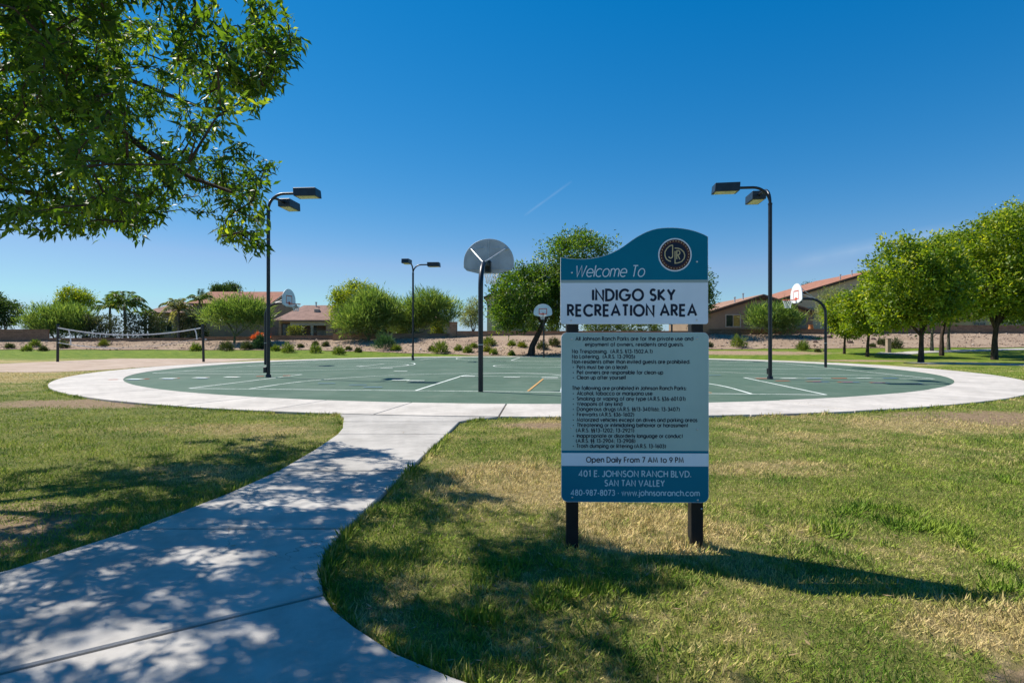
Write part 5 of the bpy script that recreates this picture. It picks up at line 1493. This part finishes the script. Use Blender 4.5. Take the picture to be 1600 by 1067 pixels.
# ------------------------------------------------------------------ houses
def window(t, x0, x1, z0, z1, y, curtain=False, frame='trim'):
    """in a wall facing -y whose outside is at y"""
    w = 0.13
    f = MB(); f.box(x0, x1, y - 0.07, y - 0.004, z1 - w, z1); f.box(x0, x1, y - 0.07, y - 0.004, z0, z0 + w)
    f.box(x0, x0 + w, y - 0.069, y - 0.004, z0 + w + .001, z1 - w - .001); f.box(x1 - w, x1, y - 0.069, y - 0.004, z0 + w + .001, z1 - w - .001)
    xm = (x0 + x1) / 2
    f.box(xm - 0.035, xm + 0.035, y - 0.06, y - 0.02, z0 + w + .001, z1 - w - .001)
    fr = f.build('window', M[frame], t)
    MB().box(x0 + w + .001, xm - 0.036, y - 0.03, y - 0.005, z0 + w + .001, z1 - w - .001).build('pane', M['pane'], fr)
    MB().box(xm + 0.036, x1 - w - .001, y - 0.03, y - 0.005, z0 + w + .001, z1 - w - .001).build('pane', M['curtain'] if curtain else M['pane'], fr)

def roof_planes(quads, th, mat, t, name='roof'):
    """each quad/tri is a roof plane given by its upper corners; thickened downwards"""
    b = MB()
    for q in quads:
        n_ = len(q); b.add(list(q) + [(x, y, z - th) for x, y, z in q], [tuple(range(n_)), tuple(range(2 * n_ - 1, n_ - 1, -1))] + [(i, i + n_, (i + 1) % n_ + n_, (i + 1) % n_) for i in range(n_)])
    return b.build(name, mat, t)
def vent(t, x, y, z, h_=0.7): MB().tube([(x, y, z - 0.4), (x, y, z + h_)], 0.09, 8).tube([(x, y, z + h_ + 0.002), (x, y, z + h_ + 0.12)], 0.15, 8).build('roof_vent', M['galv'], t, smooth=True)

# House A: two-storey, ridge along x, right gable end; low hipped wing on the left
t = empty('tiled_house', (-42, 83, 1.25)); tag(t, 'two-storey brown house with terracotta roof behind the palms', 'house', 'houses beyond the walls')
zg = 1.25
ex0, ex1, ey0, ey1, ez, rz_ = -46 + 42, -34.9 + 42, -4.6, 4.6, 6.95 - zg, 8.85 - zg
MB().prism([(0, 0), (0, 0), (0, 0)], 0, 0) if False else None
b = MB(); # gabled body
prof = [(ey0, -0.3), (ey1, -0.3), (ey1, ez - 0.15), (0, rz_ - 0.22), (ey0, ez - 0.15)]
b.add([(ex0, y, z) for y, z in prof] + [(ex1, y, z) for y, z in prof], [(0, 1, 2, 3, 4), (9, 8, 7, 6, 5)] + [(i, i + 5, (i + 1) % 5 + 5, (i + 1) % 5) for i in range(5)])
b.build('wall', M['stucco_brown'], t)
ov = 0.5
sl = (rz_ - ez) / (ey1 - 0)
roof_planes([[(ex0 - .4, ey0 - ov, ez - ov * sl), (ex1 + .4, ey0 - ov, ez - ov * sl), (ex1 + .4, 0, rz_), (ex0 - .4, 0, rz_)],
             [(ex1 + .4, ey1 + ov, ez - ov * sl), (ex0 - .4, ey1 + ov, ez - ov * sl), (ex0 - .4, 0.001, rz_), (ex1 + .4, 0.001, rz_)]], 0.16, M['roof_a'], t)
MB().box(-11.2, -4.01, -3.4, 4.0, -0.3, 4.4).build('wing_wall', M['stucco_rose'], t)
roof_planes([[(-11.9, -4.0, 4.25), (-3.6, -4.0, 4.25), (-3.6, 0, 6.05), (-8.6, 0, 6.05)], [(-11.9, 4.6, 4.25), (-11.9, -4.0, 4.25), (-8.6, 0, 6.05)], [(-3.6, 4.6, 4.25), (-11.9, 4.6, 4.25), (-8.6, 0.001, 6.05), (-3.6, 0.001, 6.05)]], 0.16, M['roof_b'], t, 'wing_roof')
window(t, -2.6, -0.9, 3.4, 4.9, ey0); window(t, 2.2, 4.0, 3.4, 4.9, ey0); window(t, -9.5, -7.6, 1.4, 3.0, -3.4)
vent(t, -6.5, -1.0, 5.6, 0.5); vent(t, 0.5, -0.4, rz_, 0.35)

# House B: single storey, hipped brown roof and covered patio
yB = 72.0; zg = 1.5
t = empty('patio_house', (-22, 77, zg)); tag(t, 'single-storey house with brown tile roof and covered patio', 'house', 'houses beyond the walls')
x0, x1 = wx(429, yB) + 22, wx(690, yB) + 22
xp0, xp1 = wx(453, yB) + 22, wx(509, yB) + 22
eB, rB = wz(500, yB) - zg, wz(477, 77) - zg
yf = yB + 0.6 - 77
MB().box(x0 + .3, xp0, yf, 5, -0.3, eB - 0.1).box(xp1, x1, yf, 5, -0.3, eB - 0.1).box(xp0 + .001, xp1 - .001, yf + 2.6, 5, -0.3, eB - 0.1).build('wall', M['stucco_rose'], t)
roof_planes([[(x0 - .2, yf - .6, eB), (x1 + .2, yf - .6, eB), (x1 - 3.4, 0, rB), (wx(475, 77) + 22, 0, rB)],
             [(x0 - .2, 5.6, eB), (x0 - .2, yf - .6, eB), (wx(475, 77) + 22, 0, rB)],
             [(x1 + .2, 5.6, eB), (x0 - .2, 5.6, eB), (wx(475, 77) + 22, 0.001, rB), (x1 - 3.4, 0.001, rB)],
             [(x1 + .2, yf - .6, eB), (x1 + .2, 5.6, eB), (x1 - 3.4, 0, rB)]], 0.18, M['roof_b'], t)
MB().box(xp0 - .1, xp1 + .1, yf - .3, yf - .005, eB - 0.72, eB - 0.185).build('patio_beam', M['trim'], t)
for px in (455, 486): 
    xc = wx(px, yB) + 22
    MB().box(xc - .17, xc + .17, yf - .29, yf - .02, -0.3, eB - 0.721).build('patio_post', M['trim'], t)
xc = wx(514, yB) + 22
MB().box(xc - .5, xc + .5, yf - .35, yf - .003, -0.3, eB - 0.185).build('patio_pillar', M['stucco_rose'], t)
window(t, wx(437, yB) + 22, wx(452, yB) + 22, 0.1, 2.2, yf, False, 'trim_dark')
window(t, wx(470, yB) + 22, wx(483, yB) + 22, 0.9, 2.1, yf + 2.6)
MB().box(wx(488, yB) + 22, wx(507, yB) + 22, yf + 1.2, yf + 1.5, -0.1, 1.3).build('patio_counter', M['trim'], t)
vent(t, wx(492, 76) + 22, -0.5, rB - .2, 0.5)
MB().box(wx(496, 75) + 22 - .35, wx(496, 75) + 22 + .35, -2.4, -1.9, eB + (rB - eB) * 0.5, eB + (rB - eB) * 0.5 + 0.5).build('roof_vent', M['trim'], t, bevel=0.05)

# gabled houses seen from the gable end, ridge running away from us
def gable_house(name, label, xl_, xr_, xa_, y0, depth, zg, ez_l, ez_r, rz, wallmat, roofmat, wins, vents_, body_extra=None):
    xm = (xl_ + xr_) / 2
    t = empty(name, (xm, y0, zg)); tag(t, label, 'house', 'houses beyond the walls')
    a, c, ap = xl_ - xm, xr_ - xm, xa_ - xm
    L_, R_, T_ = ez_l - zg, ez_r - zg, rz - zg
    sl_, sr_ = (T_ - L_) / (ap - a), (T_ - R_) / (c - ap)
    b = MB().prism([(a + .5, -0.3), (c - .5, -0.3), (c - .5, R_ + .5 * sr_ - 0.22), (ap, T_ - 0.22), (a + .5, L_ + .5 * sl_ - 0.22)], 0, depth)
    b.build('wall', M[wallmat], t)
    roof_planes([[(a, -0.45, L_), (ap, -0.45, T_), (ap, depth + .4, T_), (a, depth + .4, L_)], [(ap + .001, -0.45, T_), (c, -0.45, R_), (c, depth + .4, R_), (ap + .001, depth + .4, T_)]], 0.14, M[roofmat], t)
    # barge boards under the rake
    for (p, q) in (((a, L_), (ap, T_)), ((ap, T_), (c, R_))):
        MB().prism([(p[0], p[1] - 0.42), (q[0], q[1] - 0.42), (q[0], q[1] - 0.145), (p[0], p[1] - 0.145)], -0.43, -0.36).build('barge_board', M['trim_dark'], t)
    for w_ in wins: window(t, w_[0] - xm, w_[1] - xm, w_[2] - zg, w_[3] - zg, 0.0, w_[4])
    for (vx, vy, vh) in vents_: vent(t, vx - xm, vy, (L_ + (vx - xm - a) * sl_) if vx < xa_ else T_, vh)
    return t
yC = 70.0
tC = gable_house('gabled_house', 'single-storey dark brown gabled house right of the sign', wx(1088, yC), wx(1276, yC), wx(1191, yC), yC, 14, 2.0, wz(492, yC), wz(487, yC), wz(460, yC), 'stucco_brown', 'roof_c',
            [(wx(1133, yC), wx(1157.5, yC), wz(511.5, yC), wz(491, yC), True)], [(wx(1148, 72), 2, 0.55), (wx(1161, 72), 2, 0.7)])
xm = (wx(1088, yC) + wx(1276, yC)) / 2
MB().box(wx(1243, yC) - xm, wx(1259, yC) - xm, -0.05, -0.004, -0.2, wz(491, yC) - 2.0).build('dark_doorway', M['pane'], tC)
MB().box(wx(1180, yC) - xm, wx(1200, yC) - xm, -0.06, -0.004, wz(469, yC) - 2, wz(467, yC) - 2).build('gable_vent', M['trim_dark'], tC)
yD = 80.0
gable_house('two_storey_house', 'tall tan house with long terracotta roof slope behind the right hoop', wx(1212, yD), wx(1480, yD), wx(1372, yD), yD, 16, 2.1, wz(468, yD), wz(450, yD), wz(420, yD), 'stucco_tan', 'roof_a',
            [(wx(1262, yD), wx(1275, yD), wz(500, yD), wz(480, yD), False)], [(wx(1313, 82), 2, 0.6), (wx(1331, 82), 2, 0.7)])
gable_house('low_house', 'low grey-roofed house behind the right-hand trees', wx(1480, 78), wx(1660, 78), wx(1575, 78), 78, 12, 2.1, wz(500, 78), wz(500, 78), wz(480, 78), 'stucco_tan', 'roof_b', [(wx(1520, 78), wx(1540, 78), wz(514, 78), wz(503, 78), False)], [])
# house glimpsed behind the mesquite
gable_house('far_house', 'tan house mostly hidden behind the mesquite', wx(756, 86), wx(842, 86), wx(790, 86), 86, 10, 1.9, wz(464, 86), wz(466, 86), wz(449, 86), 'stucco_tan', 'roof_a', [(wx(770, 86), wx(782, 86), wz(500, 86), wz(485, 86), False)], [])
# patio things by the gabled house
x = wx(1267, 66); z = gz(x, 66)
t = empty('clay_pot', (x, 66, z)); tag(t, 'orange clay pot behind the wall near the right hoop', 'pot')
MB().tube([(0, 0, -0.02), (0, 0, 0.4), (0, 0, 0.8), (0, 0, 1.05), (0, 0, 1.15)], [0.17, 0.28, 0.31, 0.23, 0.25], 14).build('body', M['pot'], t, smooth=True)
MB().tube([(0, 0, 1.152), (0, 0, 1.2)], 0.28, 14).build('lip', M['pot'], t, smooth=True)

# ------------------------------------------------------------------ the near tree
TB = Vector((-7.0, 5.0, 0.0))
OUT = [(-400, -900), (490, -900), (452, -5), (474, 18), (486, 48), (470, 85), (442, 120), (430, 150), (412, 178), (385, 205), (392, 232), (430, 246), (424, 300), (426, 345), (428, 402), (380, 412), (345, 388), (322, 350), (290, 325),
       (262, 340), (240, 372), (222, 388), (200, 372), (160, 372), (110, 388), (70, 396), (20, 374), (-400, 380)]
SHD = [(-3000, 790), (0, 742), (70, 735), (200, 700), (330, 688), (430, 676), (500, 690), (560, 702), (640, 724), (715, 748), (760, 775), (870, 782), (915, 840), (1050, 866), (1070, 925), (960, 960), (940, 1000), (1010, 1040), (1030, 1200), (1100, 4000), (-3000, 4000)]
def proj(Pn):
    d = np.maximum(Pn[:, 1], 0.05)
    return 800 + FPX * Pn[:, 0] / d, 533.5 - FPX * (Pn[:, 2] - CAMZ) / d
def crown_ok(Pn):
    px, py = proj(Pn)
    front = Pn[:, 1] > 0.4
    ok = in_poly(np.clip(px, -399, 3000), np.clip(py, -899, 3000), OUT) | ~front
    G_ = Pn.copy(); G_[:, 0] += SK[0] * Pn[:, 2]; G_[:, 1] += SK[1] * Pn[:, 2]; G_[:, 2] = 0
    gx, gy = proj(G_)
    seen = (G_[:, 1] > 1.9) & (gx > 0) & (gx < 1600)
    ok &= ~seen | in_poly(gx, gy, SHD)
    return ok
near = empty('shade_tree', TB)
tag(near, 'large leafy tree overhanging the path from the left, branches against the sky', 'tree')
limbs = [
 [(-7.0, 5.0, -0.2), (-6.98, 5.0, 0.8), (-6.9, 5.0, 1.7), (-6.8, 5.05, 2.4)],
 [(-6.8, 5.05, 2.3), (-5.9, 5.1, 3.0), (-4.75, 5.05, 3.42), (-4.2, 5.0, 3.46), (-3.75, 5.0, 3.33), (-3.35, 4.95, 3.02), (-2.9, 4.9, 2.75), (-2.5, 4.85, 2.6)],
 [(-6.8, 5.05, 2.4), (-6.2, 4.9, 3.5), (-5.2, 4.8, 4.15), (-4.0, 4.75, 4.35), (-3.3, 4.7, 4.6), (-2.6, 4.6, 4.8)],
 [(-6.8, 5.05, 2.4), (-6.7, 5.6, 3.8), (-6.2, 6.6, 4.6), (-5.4, 7.4, 4.9), (-4.6, 7.9, 4.7)],
 [(-6.8, 5.05, 2.4), (-6.6, 4.2, 3.4), (-5.6, 3.2, 4.2), (-4.5, 2.6, 4.5), (-3.4, 2.3, 4.4)],
 [(-6.8, 5.05, 2.4), (-7.0, 5.0, 4.2), (-6.8, 5.1, 6.0), (-6.4, 5.0, 7.6)],
 [(-6.8, 5.05, 2.4), (-8.0, 5.2, 3.8), (-9.4, 5.4, 5.0)],
 [(-6.75, 5.1, 2.5), (-5.9, 5.9, 3.0), (-5.2, 6.5, 2.95), (-4.5, 6.9, 2.75)],
]
tb = MB(); nodes = []
for k, pl in enumerate(limbs):
    n_ = len(pl); r0, r1 = ((0.17, 0.12) if k == 0 else (0.055, 0.014) if k in (1, 2, 7) else (0.08, 0.02))
    tb.tube([Vector(p) - TB for p in pl], [r0 + (r1 - r0) * i / (n_ - 1) for i in range(n_)], 9)
    for i in range(n_ - 1):
        for f in (0, .25, .5, .75): nodes.append(np.array(pl[i]) * (1 - f) + np.array(pl[i + 1]) * f)
nodes = [q for q in nodes if q[2] > 2.3]
# twig tips through the crown volume
cand = []
for (c, r3, m) in (((-5.2, 5.3, 4.4), (4.2, 3.9, 2.6), 9500), ((-3.4, 5.0, 2.9), (2.4, 3.2, 1.2), 5200), ((-4.2, 3.0, 4.3), (3.2, 2.2, 1.7), 4500), ((-4.7, 6.6, 3.9), (2.0, 2.2, 1.5), 3800), ((-2.6, 3.8, 4.3), (1.4, 1.3, 1.3), 3600), ((-1.8, 4.1, 3.55), (0.6, 0.7, 0.5), 1400)):
    d_ = rand_dir(m); rr2 = RNG.uniform(0, 1, m) ** 0.40
    cand.append(np.array(c) + d_ * rr2[:, None] * np.array(r3))
cand = np.concatenate(cand)
cand = cand[(cand[:, 2] > 1.75) & (cand[:, 1] > 2.75)]
cand = cand[RNG.permutation(len(cand))]
ok = crown_ok(cand)
# tips need clearance for their leaves
for dx, dz in ((0.05, 0), (-0.05, 0), (0, 0.05), (0, -0.07)):
    c2 = cand + np.array([dx, 0, dz]); px_, py_ = proj(c2)
    ok &= in_poly(np.clip(px_, -399, 3000), np.clip(py_, -899, 3000), OUT) | (cand[:, 1] < 0.5)
cand = cand[ok]
# boughs: foliage gathers in clumps with gaps between
cn = 0.6 * vnoise(cand[:, 0] + 0.65 * cand[:, 2], cand[:, 1] - 0.31 * cand[:, 2], 2.1, 31) + 0.4 * vnoise(cand[:, 0] - 0.5 * cand[:, 1], cand[:, 2], 1.9, 32)
cand = cand[cn + RNG.normal(0, 0.07, len(cn)) > np.where(proj(cand)[0] > 390, 0.30, 0.455)]
tips = []
for p in cand:      # keep tips spread out
    if len(tips) > 1900: break
    if not tips or np.min(np.sum((np.array(tips[-1500:]) - p) ** 2, axis=1)) > 0.12 ** 2: tips.append(p)
tips = np.array(tips)
lines = connect(nodes, list(tips), 0.22, 0.35)
lp, ld, ls, ll, lw, lt = [], [], [], [], [], []
for pl in lines:
    n_ = len(pl); Ls = np.linalg.norm(np.array(pl[-1]) - np.array(pl[0]))
    r0 = 0.005 + 0.008 * min(1.5, Ls)
    tb.tube([Vector(p) - TB for p in pl], [r0 + (0.0025 - r0) * i / (n_ - 1) for i in range(n_)], 5, cap=False)
    tip = np.array(pl[-1]); prev = np.array(pl[-2]); ax = tip - prev; ax /= np.linalg.norm(ax) + 1e-9
    m = RNG.integers(26, 44)
    f = RNG.uniform(0, 1, m)
    P_ = tip - ax * (f ** 1.5 * 0.26)[:, None] + RNG.normal(size=(m, 3)) * 0.034
    D_ = unit(ax * 0.7 + rand_dir(m) * 0.95 + np.array([0, 0, -0.38]))
    lp.append(P_); ld.append(D_); lt.append(np.clip(RNG.normal(0.42, 0.24, m) + RNG.normal(0, 0.12), 0, 1))
tb.build('trunk', M['bark'], near, smooth=True)
P_ = np.concatenate(lp); D_ = np.concatenate(ld); T_ = np.concatenate(lt)
px_, py_ = proj(P_ + D_ * 0.05)
grown = in_poly(np.clip(px_, -399, 3000), np.clip(py_ , -899, 3000), [(a + (8 if a > 0 else 0), b_ + (8 if b_ > 0 else 0)) for a, b_ in OUT]) | (P_[:, 1] < 0.5)
P_, D_, T_ = P_[grown], D_[grown], T_[grown]
n_ = len(P_)
S_2 = unit(np.cross(D_, np.array([0, 0, 1.0]) + rand_dir(n_) * 0.9))
Ll = RNG.uniform(0.05, 0.115, n_); Wl = Ll * RNG.uniform(0.24, 0.36, n_)
up_ = np.cross(S_2, D_)
cv = RNG.uniform(0.05, 0.35, n_)[:, None]
fold = RNG.uniform(0.1, 0.35, n_)[:, None]
P_ = P_ - np.array(TB)
L2, W2 = Ll[:, None], Wl[:, None]
def at_(f, w, fo): return P_ + D_ * L2 * f - up_ * (L2 * cv * f * f) + S_2 * (W2 * 0.5 * w) + up_ * (abs(w) * W2 * 0.5 * fold * fo)
V_ = np.stack([P_, at_(.42, -1, 1), at_(.5, 0, 0), at_(.42, 1, 1), at_(1.0, 0, 0)], 1).reshape(-1, 3)
fi = np.array([[0, 1, 2], [0, 2, 3], [1, 4, 2], [2, 4, 3]])
F_ = (np.arange(n_)[:, None, None] * 5 + fi[None]).reshape(-1, 3)
link('crown', mesh_np('crown', V_, F_, {'tint': np.repeat(T_, 5)}), M['leaf_near'], near)
print('near tree: tips', len(tips), 'leaves', n_, 'grass blades', len(G))
